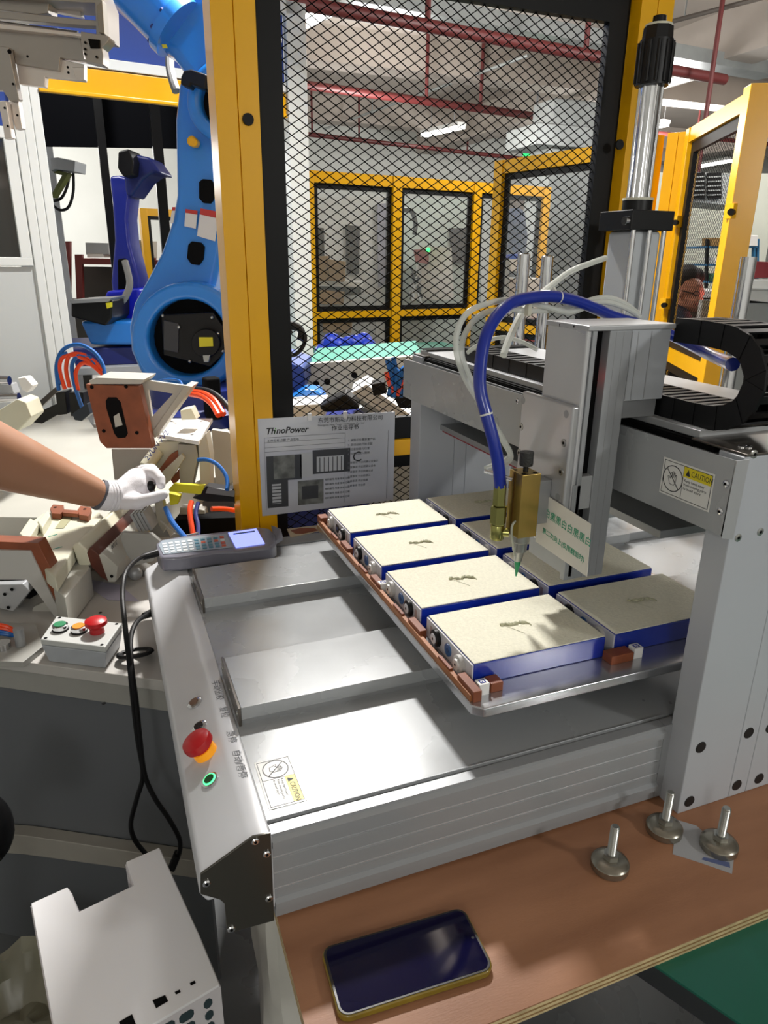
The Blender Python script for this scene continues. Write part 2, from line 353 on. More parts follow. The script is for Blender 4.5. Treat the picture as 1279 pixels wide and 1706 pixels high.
# ---------------------------------------------------------------- battery like modules
LGREY = mat('end_panel_grey', 'c9c9cf', .4)
GLUE = mat('glue', 'b7b69a', .35)
def module(ix, iy, label):
    W = .2; D = .13576; x = ix * PITX; y = iy * PITY
    t = thing('power_module', label, 'power module', (x + W / 2, y + D / 2, -.031), 'blue power modules on the tray')
    B(x + .002, x + W, y, y + D, -.0308, -.0006).build('shell', BLUEF, t, bevel=.0015)
    B(x + .0025, x + W - .001, y + .0015, y + D - .0015, -.0006, .0008).build('cream_pad', CREAM, t, bevel=.0003)
    B(x, x + .0022, y + .0008, y + D - .0008, -.0306, -.0015).build('end_panel', LGREY, t, bevel=.0004)
    flip = iy in (1, 3) if True else 0
    # connectors, from the near end to the far end of the panel; order alternates between neighbours
    order = [(.030, 'w'), (.066, 'b'), (.100, 'k')]
    if iy in (2,): order = [(.105, 'w'), (.072, 'b'), (.036, 'k')]
    if iy == 1: order = [(.036, 'k'), (.069, 'b'), (.105, 'w')]
    if iy == 2: order = [(.030, 'w'), (.066, 'b'), (.100, 'k')]
    if iy == 3: order = [(.036, 'k'), (.069, 's'), (.105, 'w')]
    zc = -.0155
    for yy, k in order:
        p = V(x, y + yy, zc)
        if k == 'w':
            o = MB().rings([(p, .0125), (p - V(.005, 0, 0), .0122), (p - V(.006, 0, 0), .0105)], 24).build('round_socket', mat('socket_white', 'b9b7b4', .35), t)
            MB().rings([(p - V(.006, 0, 0), .008), (p - V(.0085, 0, 0), .0075)], 20).build('socket_core', mat('socket_core', 'd5d3d0', .3, .3), o)
            MB().rings([(p - V(.0085, 0, 0), .002), (p - V(.0089, 0, 0), .002)], 8).build('pin_hole', BLACK, o)
        elif k == 'k':
            o = MB().rings([(p, .0125), (p - V(.005, 0, 0), .0122), (p - V(.006, 0, 0), .0105)], 24).build('round_socket', BLACK, t)
            MB().rings([(p - V(.006, 0, 0), .0075), (p - V(.0072, 0, 0), .007)], 20).build('socket_core', LGREY, o)
            MB().rings([(p - V(.0072, 0, 0), .002), (p - V(.0076, 0, 0), .002)], 8).build('pin_hole', BLACK, o)
        else:
            o = MB().rings([(p, .009), (p - V(.0015, 0, 0), .0088)], 24).build('vent_disc', mat('disc_blue', '2d5f96', .3) if k == 'b' else BLACK, t)
            MB().rings([(p - V(.0015, 0, 0), .0035), (p - V(.002, 0, 0), .003)], 12).build('disc_hub', mat('disc_blue_dark', '1d4576', .4), o)
    B(x - .0002, x, y + (.012 if order[0][1] == 'k' else .116), y + (.019 if order[0][1] == 'k' else .123), -.022, -.008).build('sticker', mat('sticker_red', 'a58f8c', .5), t, smooth=False)
    # bead of sealant squeezed on the pad
    rnd = random.Random(ix * 7 + iy)
    p = [V(x + .082 + .0045 * k, y + .073 + .002 * math.sin(k * 1.3) - .0005 * k + rnd.uniform(-.001, .001), .0016 + rnd.uniform(0, .0006)) for k in range(9)]
    g = MB(); g.tube(p, lambda s: .0018 + .0009 * math.sin(s * 23), 8)
    g.tube([p[0], p[0] + V(.006, -.004, -.0008), p[0] + V(.020, -.030, -.0010)], .0003, 6)
    g.tube([p[-1], p[-1] + V(.004, -.004, -.0005), p[-1] + V(.004, -.008, -.0008)], .0009, 6)
    for k in range(12):
        q = p[rnd.randrange(9)]; g.ball(q + V(rnd.uniform(-.002, .002), rnd.uniform(-.002, .002), .0006), rnd.uniform(.001, .002), 8, 5)
    g.build('sealant_bead', GLUE, t)
    return t
LB = {(0, 0): 'nearest cream-topped blue module of the lit left row, at the tray corner', (0, 1): 'second module of the lit left row, under the dispensing needle',
      (0, 2): 'third module of the lit left row, between needle and far end', (0, 3): 'farthest module of the lit left row, in front of the hanging sheet',
      (1, 0): 'nearest module of the shaded right row, beside the near gantry column', (1, 1): 'second shaded module, directly behind the handwritten note',
      (1, 2): 'third shaded module, behind the brass valve fitting', (1, 3): 'farthest module of the shaded right row, below the blue hose'}
for (ix, iy), l in LB.items(): module(ix, iy, l)

# ================================================================ gantry (parts of the machine)
ZC0 = ZT; COLM = mat('column_paint', 'b3b7bd', .4, noise=.04, nscale=5); COLL = mat('column_side', '8f8f8e', .4, .3)
for (y0, y1, s) in ((-.111, -.075, -1), (.748, .80, 1)):
    for (x0, x1) in ((.26, .3478), (.3482, .3788), (.3792, .50)):
        B(x0, x1, y0, y1, ZC0, .270).build('gantry_column', COLM, dm, bevel=.0015)
CAPB = mat('cap_black', '0f1114', .5)
for u, v in ((1167, 1245), (1148, 1335), (1247, 1221), (1227, 1308), (1264, 1297), (1283, 1212)):
    p = ay(u, v, -.111); MB().rings([(p, .0085), (p - V(0, .0008, 0), .008)], 20).build('hole_cap', CAPB, dm)
screws('socket_screw', [ay(u, v, -.111) for u, v in ((1256, 757), (1266, 886), (1229, 896))], (0, -1, 0), .0048, ZINC, dm, .001)
B(.262, .50, -.112, -.03, .2705, .2735).build('column_top_cover', STEEL, dm, bevel=.0008)
B(.262, .50, .74, .80, .2705, .2735).build('column_top_cover', STEEL, dm, bevel=.0008)
screws('screw', [V(.282, -.085, .2735), V(.288, -.09, .2735)], (0, 0, 1), .004, CHROME, dm, .002)
# beam
B(.262, .42, -.0745, .7475, .175, .262).build('beam', ALUX, dm, smooth=False)
B(.268, .42, -.06, .7475, .262, .270).build('beam_gap', BLACKM, dm, smooth=False)
B(.2655, .275, -.03, .775, .262, .268).build('beam_gap', BLACKM, dm, smooth=False)
B(.275, .55, -.03, .79, .2705, .2805).build('beam_top_cover', ALU, dm, bevel=.0015)
B(.275, .55, .755, .79, .2835, .2845).build('beam_end_cap', BLACKM, dm, smooth=False)
B(.31, .47, .045, .7475, .108, .120).build('beam_foot_plate', ALUD, dm, bevel=.001)
B(.42, .47, .045, .7475, .120, .262).build('beam_back', ALUD, dm, smooth=False)
B(.3125, .325, .34, .74, .1045, .1078).build('red_line', mat('red_strip', '8c1420', .5), dm, smooth=False)  # thin red strip under the edge of the foot plate
# cover plate with the caution label, near end bent outwards
cp = MB().prism([V(.24, -.118, .182), V(.24, .80, .178), V(.24, .80, .262), V(.24, -.118, .270)], (.0015, 0, 0)).build('cover_plate', FILM, dm, smooth=False)
cp2 = MB().prism([V(.24, -.118, .180), V(.24, -.1195, .270), V(.258, -.1195, .270), V(.258, -.118, .176)], (0, .0018, 0)).build('cover_plate_return', ALU, dm, smooth=False)
B(.2415, .26, -.09, .79, .19, .20).build('cover_spacer', ALUD, dm, smooth=False)
screws('screw', [ax(1210, 806, .24), ax(1200, 852, .24), ax(862, 668, .24)], (-1, 0, 0), .0042, CHROME, cp, .002)
la, lb, lc, ld = [ax(u, v, .2398) for u, v in ((1098, 821), (1181, 852), (1192, 791), (1106, 760))]
caution(V(.2398, la.y, (la.z + lb.z) / 2), V(0, -1, 0), V(0, 0, 1), abs(la.y - lb.y), ((ld.z - la.z) + (lc.z - lb.z)) / 2)

# ================================================================ Z axis
ZCOV = mat('z_cover', 'c2c3c5', .25, .35, noise=.04, nscale=5, rvar=.06)
Y0 = .050
B(.158, .1655, .0515, .137, .10, .398).build('z_cover', ZCOV, dm, bevel=.003)
B(.1655, .172, Y0, .146, .07, .398).build('z_profile', ALUX, dm, bevel=.001)
B(.172, .190, .064, .14, .066, .395).build('z_channel', BLACKM, dm, smooth=False)
B(.190, .2225, Y0, .146, .066, .392).build('z_profile', ALUX, dm, bevel=.001)
B(.160, .172, Y0, .06, .066, .20).build('z_profile', ALUX, dm, bevel=.001)
B(.172, .190, Y0 + .002, .064, .165, .21).build('z_slider', ALU, dm, bevel=.001)
B(.172, .190, Y0 + .001, .066, .066, .105).build('z_foot', ALUX, dm, bevel=.001)
for x in (.1995, .2105): B(x, x + .0012, Y0 - .0003, Y0 + .001, .068, .39).build('groove', ALUD, dm, smooth=False)
B(.2225, .283, Y0, .146, .3045, .392).build('carriage', PAINTG, dm, bevel=.001)
for x in (.2228, .232, .252): B(x, x + .0012, Y0 - .0003, Y0 + .001, .306, .39).build('groove', ALUD, dm, smooth=False)
B(.2225, .283, .06, .14, .2805, .3045).build('carriage_foot', ALUD, dm, smooth=False)
B(.157, .288, .048, .139, .392, .3985).build('z_top_cover', ALU, dm, bevel=.0015)
MB().rings([(V(.1745, .066, .335), .0016), (V(.1745, .060, .335), .0014)], 10).build('sensor_light', mat('lit_red', 'ff2010', .4, emit='ff1808', estr=9), dm)
screws('screw', [ax(933, 541, .158), ax(957, 544, .158)], (-1, 0, 0), .0022, BLACKM, dm, .001)
# mounting plate
TLp = ax(868, 650, .148); TRp = ax(952, 678, .148)
ZP = mat('mount_plate', 'bfc0c2', .28, .6, noise=.05, nscale=8)
zp = B(.148, .158, .0508, .168, .115, .302).build('mounting_plate', ZP, dm, bevel=.003)
screws('socket_screw', [ax(u, v, .148) for u, v in ((868, 711), (939, 738), (865, 754), (934, 786))], (-1, 0, 0), .0052, ZINC, zp, .001)
for u, v in ((871, 667), (943, 690), (929, 828)):
    p = ax(u, v, .148); MB().rings([(p + V(.001, 0, 0), .005), (p - V(.0002, 0, 0), .005)], 16).build('bore', ALUD, zp)
# ================================================================ brass valve
vb = ad(0, 0, 1)
VX0, VX1, VY0, VY1 = .099, .128, .076, .108
VZ0, VZ1 = .125, .212
vv = thing('dispensing_valve', 'brass dispensing valve with green needle, held on the mounting plate', 'valve', (.115, .093, .06))
B(VX0 + .001, VX1, VY0, VY1, VZ0, VZ1).build('brass_block', BRASS, vv, bevel=.0008)
B(VX0 - .0005, VX0 + .001, VY0 + .017, VY0 + .019, VZ0, VZ1).build('block_seam', mat('brass_dark', '5d451a', .5, .6), vv, smooth=False)
B(VX1, .148, VY0 + .004, VY1 - .004, .14, .2).build('mount_block', ALUD, vv, bevel=.001)
for x, y in ((VX0 + .006, VY0 + .006), (VX0 + .006, VY1 - .006), (VX1 - .006, VY0 + .006), (VX1 - .006, VY1 - .006)):
    MB().cyl(V(x, y, VZ1), V(x, y, VZ1 + .0004), .0028, n=12).build('bore', BLACKM, vv)
MB().rings([(V(.114, .092, VZ1), .0035), (V(.114, .092, VZ1 + .008), .0035)], 12).build('adjuster_stem', BLACK, vv)
MB().rings([(V(.114, .092, VZ1 + .008), .0085), (V(.114, .092, VZ1 + .010), .009), (V(.114, .092, VZ1 + .026), .009)], 24).build('adjuster_knob', mat('knurled_black', '3a3a38', .5, .4, bump=.8, bscale=400), vv)
MB().rings([(V(.115, .093, VZ0), .0125), (V(.115, .093, .115), .0125), (V(.115, .093, .113), .0105), (V(.115, .093, .1), .0095), (V(.115, .093, .098), .0065), (V(.115, .095, .084), .0055)], 18).build('nozzle_holder', ZINC, vv)
MB().rings([(V(.115, .095, .084), .0048), (V(.115, .0955, .074), .0035), (V(.115, .0955, .073), .003), (V(.115, .096, .060), .0009)], 14).build('needle', mat('needle_green', '0b8a57', .3), vv)
# hex fittings and the hose into the valve
FIT = mat('plated_brass', '9b9a5c', .25, .9)
fx, fy = .0875, .108
def hexn(z0, z1, r, nm='hex_fitting', c=(fx, fy), n=6): MB().rings([(V(c[0], c[1], z0), r * .93), (V(c[0], c[1], z0 + .001), r), (V(c[0], c[1], z1 - .001), r), (V(c[0], c[1], z1), r * .93)], n).build(nm, FIT, vv, smooth=n > 8)
pt = hit(832, 806, V(fx, fy, 0), (0.35, .87, 0)); fz = pt.z
hexn(fz - .030, fz, .0088); hexn(fz - .056, fz - .031, .011); hexn(fz - .078, fz - .057, .0095, n=16)
MB().cyl(V(fx, fy, fz - .068), V(.101, .1, fz - .068), .006, n=16).build('inlet_stub', FIT, vv)
MB().tube([V(.101, .085, VZ0 + .022), V(.094, .082, VZ0 + .018), V(.094, .082, VZ0 + .004), V(.101, .085, .108), V(.105, .088, .095)], .0015, 8).build('drain_tube', mat('clear_dim', 'b5b8a8', .25, alpha=.8), vv)
MB().tube([V(.100, .1, VZ1 - .012), V(.086, .112, VZ1 - .008), V(.072, .125, VZ1 - .004)], .0028, 8).build('air_fitting', CHROME, vv)
# ---------------------------------------------------------------- handwritten note
nt = thing('handwritten_note', 'tilted white paper note with green handwriting, taped beside the brass valve', 'note', (.125, .01, .12))
na, nb_, nc, nd = [ax(u, v, .146) for u, v in ((903, 820), (984.5, 873), (978, 961), (892, 902))]
PAP = mat('note_paper', 'dcd9cf', .7)
MB().prism([na, nd, nc, nb_], (-.0004, 0, 0)).build('sheet', PAP, nt, smooth=False)
nr = (nb_ - na).normalized(); nu = (na - nd).normalized(); nw = (nb_ - na).length; nh = (na - nd).length
GI = mat('green_ink', '0f9a72', .6)
for s, f, sz in (('白黑黑白白黑黑白', .62, .118), ('第二次向上(仅限翻面时)', .28, .082)):
    o = na - nu * nh * (1 - f) + nr * nw * .12; o.x = .1454
    text('handwriting', s, sz * nw * 1.0, o, nr, nu, GI, nt, depth=.0002)
# ---------------------------------------------------------------- hoses
def pz(u, v, y): return ay(u, v, y)
bh = [V(fx, fy, fz - .004), pz(830, 775, .108), pz(822, 735, .110), pz(810, 690, .118), pz(800, 650, .128), pz(800, 610, .138), pz(808, 565, .15), pz(825, 530, .165), pz(852, 505, .18), pz(890, 495, .19), pz(930, 495, .20), pz(975, 507, .21), pz(1030, 530, .22), pz(1110, 555, .21), pz(1180, 590, .14), ax(1220, 607, .318)]
tag(MB().tube(bh, .0082, 14).build('blue_hose', BLUEH), 'thick blue hose looping from the brass valve over the z axis into the cable chain', 'hose')
t1 = [V(.074, .123, VZ1 - .005), pz(850, 765, .14), pz(838, 735, .15), pz(820, 705, .155), pz(795, 665, .16), pz(772, 625, .16), pz(760, 585, .165), pz(762, 550, .175), pz(780, 520, .185), pz(815, 505, .195), pz(855, 500, .205), pz(905, 510, .21), pz(950, 520, .21), pz(1000, 503, .215), pz(1040, 512, .215), pz(1065, 528, .22)]
t2 = [p + V(.006, .012, 0) for p in t1[:4]] + [pz(803, 665, .175), pz(781, 625, .18), pz(769, 590, .185), pz(775, 555, .19), pz(800, 525, .20), pz(840, 515, .205), pz(895, 518, .215), pz(945, 512, .22), pz(1000, 496, .225), pz(1035, 503, .225), pz(1062, 522, .23)]
tag(MB().tube(t1, .0040, 10).build('clear_tube', CLEAR), 'outermost clear air tube looping left of the blue hose', 'tube')
tag(MB().tube(t2, .0040, 10).build('clear_tube', CLEAR), 'inner clear air tube running just inside the outer loop beside the blue hose', 'tube')
t3 = [pz(895, 583, .36), pz(870, 570, .38), pz(840, 562, .40), pz(805, 570, .42), pz(778, 588, .44)]
tag(MB().tube(t3, .0035, 10).build('clear_tube', CLEAR), 'short clear tube arching low over the cable chain behind the z axis', 'tube')
t4 = [ad(1008, 430, 1.5), ad(985, 438, 1.45), ad(950, 452, 1.4), ad(925, 470, 1.3), ad(895, 495, 1.2), ad(868, 525, 1.15), ad(850, 560, 1.12), ad(838, 592, 1.1)]
tag(MB().tube(t4, .0058, 10).build('clear_tube', CLEAR), 'thick clear tube curving down from the pump cylinder to the beam', 'tube')
tie = mat('cable_tie_white', 'dcdcd6', .4)
def cable_tie(p, d, r, label):
    d = Vector(d).normalized(); o = thing('cable_tie', label, 'cable tie', p)
    MB().rings([(Vector(p) - d * .0012, r), (Vector(p) + d * .0012, r)], 18, closed=False).build('band', tie, o)
    a = d.orthogonal().normalized(); MB().bar(Vector(p) + a * r, Vector(p) + a * (r + .008), .003, .003, up=d).build('lock', tie, o)
pp = bh[3]; cable_tie(pp, bh[4] - bh[2], .0085, 'white cable tie round the blue hose in front of the beam')
pp = bh[10]; cable_tie(pp, bh[11] - bh[9], .0085, 'white cable tie round the blue hose above the z axis top')
B(.165, .171, .195, .205, .3986, .42).build('tie_mount', NYLON, dm, bevel=.001)

# ================================================================ cable chains
def chain(name, label, path, x0, x1, h, n):
    """links follow the path of (y, z) points; each link is a part"""
    t = thing(name, label, 'cable chain', V(x0, path[0][0], path[0][1]))
    P = smooth_path([V(0, a, b) for a, b in path], 16)
    L = [0]
    for i in range(1, len(P)): L.append(L[-1] + (P[i] - P[i - 1]).length)
    def at(s):
        for i in range(1, len(P)):
            if L[i] >= s: return P[i - 1].lerp(P[i], (s - L[i - 1]) / max(1e-9, L[i] - L[i - 1]))
        return P[-1]
    for k in range(n):
        a = at(L[-1] * (k + .03) / n); b = at(L[-1] * (k + .97) / n); d = (b - a).normalized(); u = V(0, -d.z, d.y)
        m = MB()
        of = .0009 * (k % 2)
        for (xa, xb) in ((x0 + of, x0 + .004), (x1 - .004, x1 - of)):
            m.prism([V(xa, p.y, p.z) for p in (a - d * .004 - u * h / 2, b + d * .004 - u * h / 2, b + d * .004 + u * h / 2, a - d * .004 + u * h / 2)], (xb - xa, 0, 0))
        e = (b - a) * .22
        for s in (-1, 1):
            q = [a + e + u * (s * h / 2), b - e + u * (s * h / 2), b - e + u * (s * (h / 2 - .0025)), a + e + u * (s * (h / 2 - .0025))]
            m.prism([V(x0 + .003, p.y, p.z) for p in q], (x1 - x0 - .006, 0, 0))
        m.build('link', BLACK, t, smooth=False)
    return t
chain('cable_chain', 'large black cable chain making a U-turn right of the z axis', [(.125, .2935), (.06, .2935), (.0, .2935), (-.04, .297), (-.068, .312), (-.080, .340), (-.074, .366), (-.05, .385), (-.01, .3905), (.048, .3905)], .288, .355, .029, 22)
chain('cable_chain', 'flat black cable chain lying on the beam behind the z axis', [(.155, .2935), (.25, .2935), (.35, .2935), (.45, .2935), (.612, .2935)], .288, .345, .024, 16)

# ================================================================ sealant pump behind the gantry
pu = thing('sealant_pump', 'upright sealant pump with grey cylinder and chrome posts behind the gantry', 'pump', (.76, .70, ZF))
CY = V(.735, .68, 0)
B(.50, 1.1, .62, .83, ZF, -.62).build('pump_base', PAINTG, pu, bevel=.004)
def pump_post(u, v0, d, r, nm='guide_post'):
    p = ad(u, v0, d); MB().rings([(V(p.x, p.y, -.62), r), (V(p.x, p.y, p.z - .002), r), (V(p.x, p.y, p.z), r * .85)], 20).build(nm, CHROME, pu)
pump_post(873, 422, 1.665, .0148); pump_post(912, 426, 1.69, .0142); 
p = ad(1247, 428, 1.66); MB().rings([(V(p.x, p.y, -.62), .0185), (V(p.x, p.y, p.z), .0185)], 20).build('guide_post', CHROME, pu)
cyl_t = ad(1056, 385, 1.58); cx, cy_ = cyl_t.x, cyl_t.y; zt = cyl_t.z; hw = .044
B(cx - hw + .004, cx + hw - .004, cy_ - hw, cy_ + hw - .004, -.62, zt).build('cylinder_barrel', mat('barrel', 'b9bdc1', .35, .15), pu, bevel=.010, seg=4)
for sx_, sy_ in ((-1, -1), (1, -1), (-.08, -1.13), (1, 1)):
    MB().cyl(V(cx + sx_ * (hw - .003), cy_ + sy_ * (hw + .004), -.1), V(cx + sx_ * (hw - .003), cy_ + sy_ * (hw + .004), zt), .0055, n=12).build('tie_rod', CHROME, pu)
B(cx - hw - .012, cx + hw + .014, cy_ - hw - .012, cy_ + hw + .01, zt, zt + .040).build('cylinder_cap', BLACK, pu, bevel=.002)
MB().cyl(V(cx - hw - .022, cy_ - hw, zt + .018), V(cx - hw - .012, cy_ - hw, zt + .018), .009, n=16).build('port_plug', CHROME, pu)
MB().rings([(V(cx, cy_, zt + .040), .032), (V(cx, cy_, zt + .062), .032)], 24).build('gland', BLACK, pu)
MB().rings([(V(cx, cy_, zt + .062), .033), (V(cx, cy_, zt + .067), .033)], 24).build('gland_washer', NYLON, pu)
top = V(cx, cy_, 0); zr = hit(1068, 140, top, (.35, .87, 0)).z
z = zt + .067
MB().rings([(V(cx, cy_, z), .0215), (V(cx, cy_, zr), .0215)], 24).build('piston_rod', CHROME, pu)
for k in range(6):
    a = k * math.pi / 3 + .3; MB().cyl(V(cx + .0225 * math.cos(a), cy_ + .0225 * math.sin(a), z), V(cx + .0225 * math.cos(a), cy_ + .0225 * math.sin(a), zr), .003, n=8).build('rod_rib', CHROME, pu)
z1 = hit(1087, 68, top, (.35, .87, 0)).z; z2 = hit(1090, 45, top, (.35, .87, 0)).z; z3 = hit(1095, 27, top, (.35, .87, 0)).z
g = MB().rings([(V(cx, cy_, zr - .004), .034), (V(cx, cy_, z1), .034)], 24)
for k in range(12):
    a = k * math.pi / 6; q = V(cx + .034 * math.cos(a), cy_ + .034 * math.sin(a), 0); g.cyl(q + V(0, 0, zr), q + V(0, 0, z1 - .004), .004, n=8)
g.build('rod_end_sleeve', BLACK, pu)
MB().rings([(V(cx, cy_, z1), .031), (V(cx, cy_, z2), .029)], 8).build('rod_nut', BLACK, pu)
MB().rings([(V(cx, cy_, z2), .027), (V(cx, cy_, z2 + .004), .027)], 20).build('rod_washer', NYLON, pu)
MB().rings([(V(cx, cy_, z2 + .004), .014), (V(cx, cy_, z3), .013)], 16).build('rod_tip', BLACK, pu)

# ================================================================ loose levelling feet, paper scrap, phone
def foot(x, y, label, lean=0):
    t = thing('levelling_foot', label, 'levelling foot', (x, y, ZT), 'loose levelling feet')
    P = lambda z, r: (V(x, y, ZT + z), r)
    MB().rings([P(0, .0215), P(.001, .0225), P(.009, .0225), P(.0115, .0205), P(.014, .014), P(.015, .009)], 36).build('disc_base', mat('foot_nickel', '9c988c', .25, .85, noise=.12, nscale=30), t)
    MB().rings([P(.015, .0095), P(.0215, .0095)], 6).build('hex_nut', ZINC, t, smooth=False)
    pr = []; z = .0215
    while z < .061: pr += [P(z, .0054), P(z + .0008, .0047)]; z += .0016
    pr += [P(z, .0048), P(z + .001, .004)]
    MB().rings(pr, 16).build('threaded_stud', ZINC, t)
foot(.1195, -.150, 'levelling foot standing alone on the board, nearest the phone')
foot(.222, -.128, 'levelling foot tucked against the corner of bed and gantry column')
foot(.267, -.174, 'levelling foot standing on the paper scrap, rightmost')
sc = thing('paper_scrap', 'crumpled grey paper scrap with blue stripe under the rightmost levelling foot', 'paper', (.25, -.16, ZT))
MB().prism([az(u, v, ZT + .0002) for u, v in ((1127, 1366), (1160, 1376), (1222, 1432), (1219, 1456), (1168, 1438), (1120, 1423))], (0, 0, .0004)).build('sheet', mat('scrap_grey', 'a8a9ac', .6), sc, smooth=False)
MB().prism([az(u, v, ZT + .0006) for u, v in ((1172, 1428), (1215, 1437), (1216, 1446), (1168, 1432))], (0, 0, .0002)).build('blue_print', mat('scrap_blue', '5a668f', .5), sc, smooth=False)
ph = thing('smartphone', 'smartphone in a clear amber case lying face up on the plywood board', 'phone', (-.16, -.18, ZT))
a, b_, c, d = [az(u, v, ZT + .009) for u, v in ((536, 1574), (774, 1511), (824, 1612), (562, 1704))]
u1 = (b_ - a + c - d).normalized(); v1 = V(-u1.y, u1.x, 0); ctr = (a + b_ + c + d) / 4; L = ((b_ - a).length + (c - d).length) / 2; Wd = abs(((a - d) + (b_ - c)).dot(v1)) / 2
def rrect(ctr, u, v, L, W, r, z, n=6):
    pts = []
    for sx, sy, t0 in ((1, 1, 0), (-1, 1, 1), (-1, -1, 2), (1, -1, 3)):
        for k in range(n + 1):
            t = (t0 + k / n) * math.pi / 2; q = ctr + u * (sx * (L / 2 - r) + r * math.cos(t)) + v * (sy * (W / 2 - r) + r * math.sin(t)); pts.append(V(q.x, q.y, z))
    return pts
MB().prism(rrect(ctr, u1, v1, L, Wd, .012, ZT), (0, 0, .0085)).build('case', mat('amber_case', '8a7526', .2, noise=.3, nscale=30, coat=.5), ph, bevel=.002, seg=3)
MB().prism(rrect(ctr, u1, v1, L - .003, Wd - .003, .0108, ZT + .0085), (0, 0, .0007)).build('bezel', mat('bezel_black', '17130f', .3, coat=.5), ph, bevel=.0006)
MB().prism(rrect(ctr, u1, v1, L - .008, Wd - .0075, .009, ZT + .0092), (0, 0, .0003)).build('screen', mat('screen_glass', '0c0a2c', .06, spec=.35), ph, smooth=False)
q = ctr + u1 * (L / 2 - .0075); MB().cyl(V(q.x, q.y, ZT + .0095), V(q.x, q.y, ZT + .00965), .0016, n=12).build('camera_hole', BLACK, ph)
# ================================================================ the hall
HZ = 2.75
CONC = mat('ceiling_plaster', 'b0a69d', .8, noise=.12, nscale=1.2)
WALLM = mat('wall_white', 'd2d3ce', .75, noise=.06, nscale=1.5)
struct(B(-4, 16, -4, 13, ZF - .1, ZF).build('floor', mat('epoxy_floor', '6f7274', .28, noise=.25, nscale=2.5, rvar=.1), smooth=False))
struct(B(-4, 16, -4, 13, HZ, HZ + .1).build('ceiling', CONC, smooth=False))
struct(B(-4, 16, 13, 13.15, ZF, HZ).build('wall_far', WALLM, smooth=False))
struct(B(-4.15, -4, -4, 13, ZF, HZ).build('wall_left', WALLM, smooth=False))
struct(B(16, 16.15, -4, 13, ZF, HZ).build('wall_right', WALLM, smooth=False))
struct(B(-4, 16, -4.15, -4, ZF, HZ).build('wall_back', WALLM, smooth=False))
for i, y in enumerate((3.9, 7.6, 10.9)): struct(B(-4, 16, y, y + .35, HZ - .34, HZ).build('trim_%d' % (i + 1), CONC, smooth=False))
for i, x in enumerate((.9, 5.6, 10.4)): struct(B(x, x + .4, -4, 13, HZ - .42, HZ).build('trim_%d' % (i + 4), CONC, smooth=False))
# ceiling lamps that show in the picture
TUBE = mat('tube_light', 'ffffff', .5, emit='fffdf5', estr=9)
def tube_lamp(p0, p1, label, power, w=.16, glow=True):
    p0 = Vector(p0); p1 = Vector(p1); c = (p0 + p1) / 2
    t = thing('ceiling_lamp', label, 'lamp', c)
    MB().bar(p0 + V(0, 0, .045), p1 + V(0, 0, .045), w, .05).build('housing', WHITE, t, smooth=False)
    MB().bar(p0, p1, w * .8, .03).build('diffuser', TUBE, t, smooth=False)
    for q in (p0.lerp(p1, .2), p0.lerp(p1, .8)): MB().cyl(q + V(0, 0, .07), V(q.x, q.y, HZ), .006, n=8).build('hanging_rod', ALUD, t)
    if False: lamp('tube_glow', c - V(0, 0, .04), (p1 - p0).length, power, (1, .99, .96), None, w, math.atan2((p1 - p0).y, (p1 - p0).x))
tube_lamp(az(500, 42, 2.3), az(557, 14, 2.3), 'bright tube lamp at the upper left behind the mesh', 30)
tube_lamp(az(706, 226, 2.3), az(769, 212, 2.3), 'bright tube lamp in the middle of the mesh window', 60)
tube_lamp(az(1100, 142, 2.3), az(1142, 131, 2.3), 'tube lamp behind the black pump rod', 40)
tube_lamp(az(1088, 212, 2.3), az(1109, 208, 2.3), 'small distant round-ended lamp above the yellow post pair', 0)
tube_lamp(az(1158, 279, 2.3), az(1218, 268, 2.3), 'distant tube lamp seen through the yellow door mesh', 0)
tube_lamp(az(1120, 262, 2.3), az(1150, 262, 2.3), 'distant lamp between post pair and yellow door', 0)
# sprinkler pipes
PIPE = mat('red_pipe', '5c2221', .5)
def pipe(a, b, z, r, label, drops=()):
    A = az(a[0], a[1], z); Bq = az(b[0], b[1], z); d = (Bq - A); A2 = A - d * .25; B2 = Bq + d * .5
    t = thing('sprinkler_pipe', label, 'pipe', (A + Bq) / 2)
    MB().cyl(A2, B2, r, n=14).build('pipe_run', PIPE, t)
    for u in drops:
        v = a[1] + (b[1] - a[1]) * (u - a[0]) / (b[0] - a[0]); q = az(u, v, z); MB().cyl(V(q.x, q.y, z), V(q.x, q.y, HZ), r * .5, n=8).build('hanger', PIPE, t)
pipe((500, 5), (1020, 99), 2.05, .045, 'thick red sprinkler pipe crossing the top of the mesh', (712, 975))
pipe((497, 140), (850, 188), 2.1, .042, 'middle red sprinkler pipe, with short hangers', (710, 800, 1235))
pipe((497, 222), (848, 262), 2.15, .032, 'thin dark red sprinkler pipe, lowest behind the mesh', (520, 598, 778, 1090))
pipe((1100, 222), (1279, 240), 2.15, .03, 'thin red pipe far back above the yellow door', (1160,))
DUCT = mat('galvanised_duct', 'a3a7a6', .4, .5, noise=.2, nscale=4)
dt = thing('cable_tray', 'long galvanised cable tray under the ceiling beside the thick red pipe', 'cable tray', az(800, 30, 2.3))
MB().bar(az(560, 0, 2.3), az(1279, 125, 2.3), .25, .05).build('tray_channel', DUCT, dt, smooth=False)
MB().bar(az(560, 0, 2.3) + V(0, -.12, .05), az(1279, 125, 2.3) + V(0, -.12, .05), .01, .08).build('tray_side', DUCT, dt, smooth=False)
dk = thing('air_duct', 'tall silver air duct on the far wall behind the mesh', 'duct', az(950, 330, 0))
P0 = ad(945, 330, 7.5)
B(P0.x - .25, P0.x + .25, P0.y, P0.y + .4, ZF, 2.0).build('riser', DUCT, dk, bevel=.01)
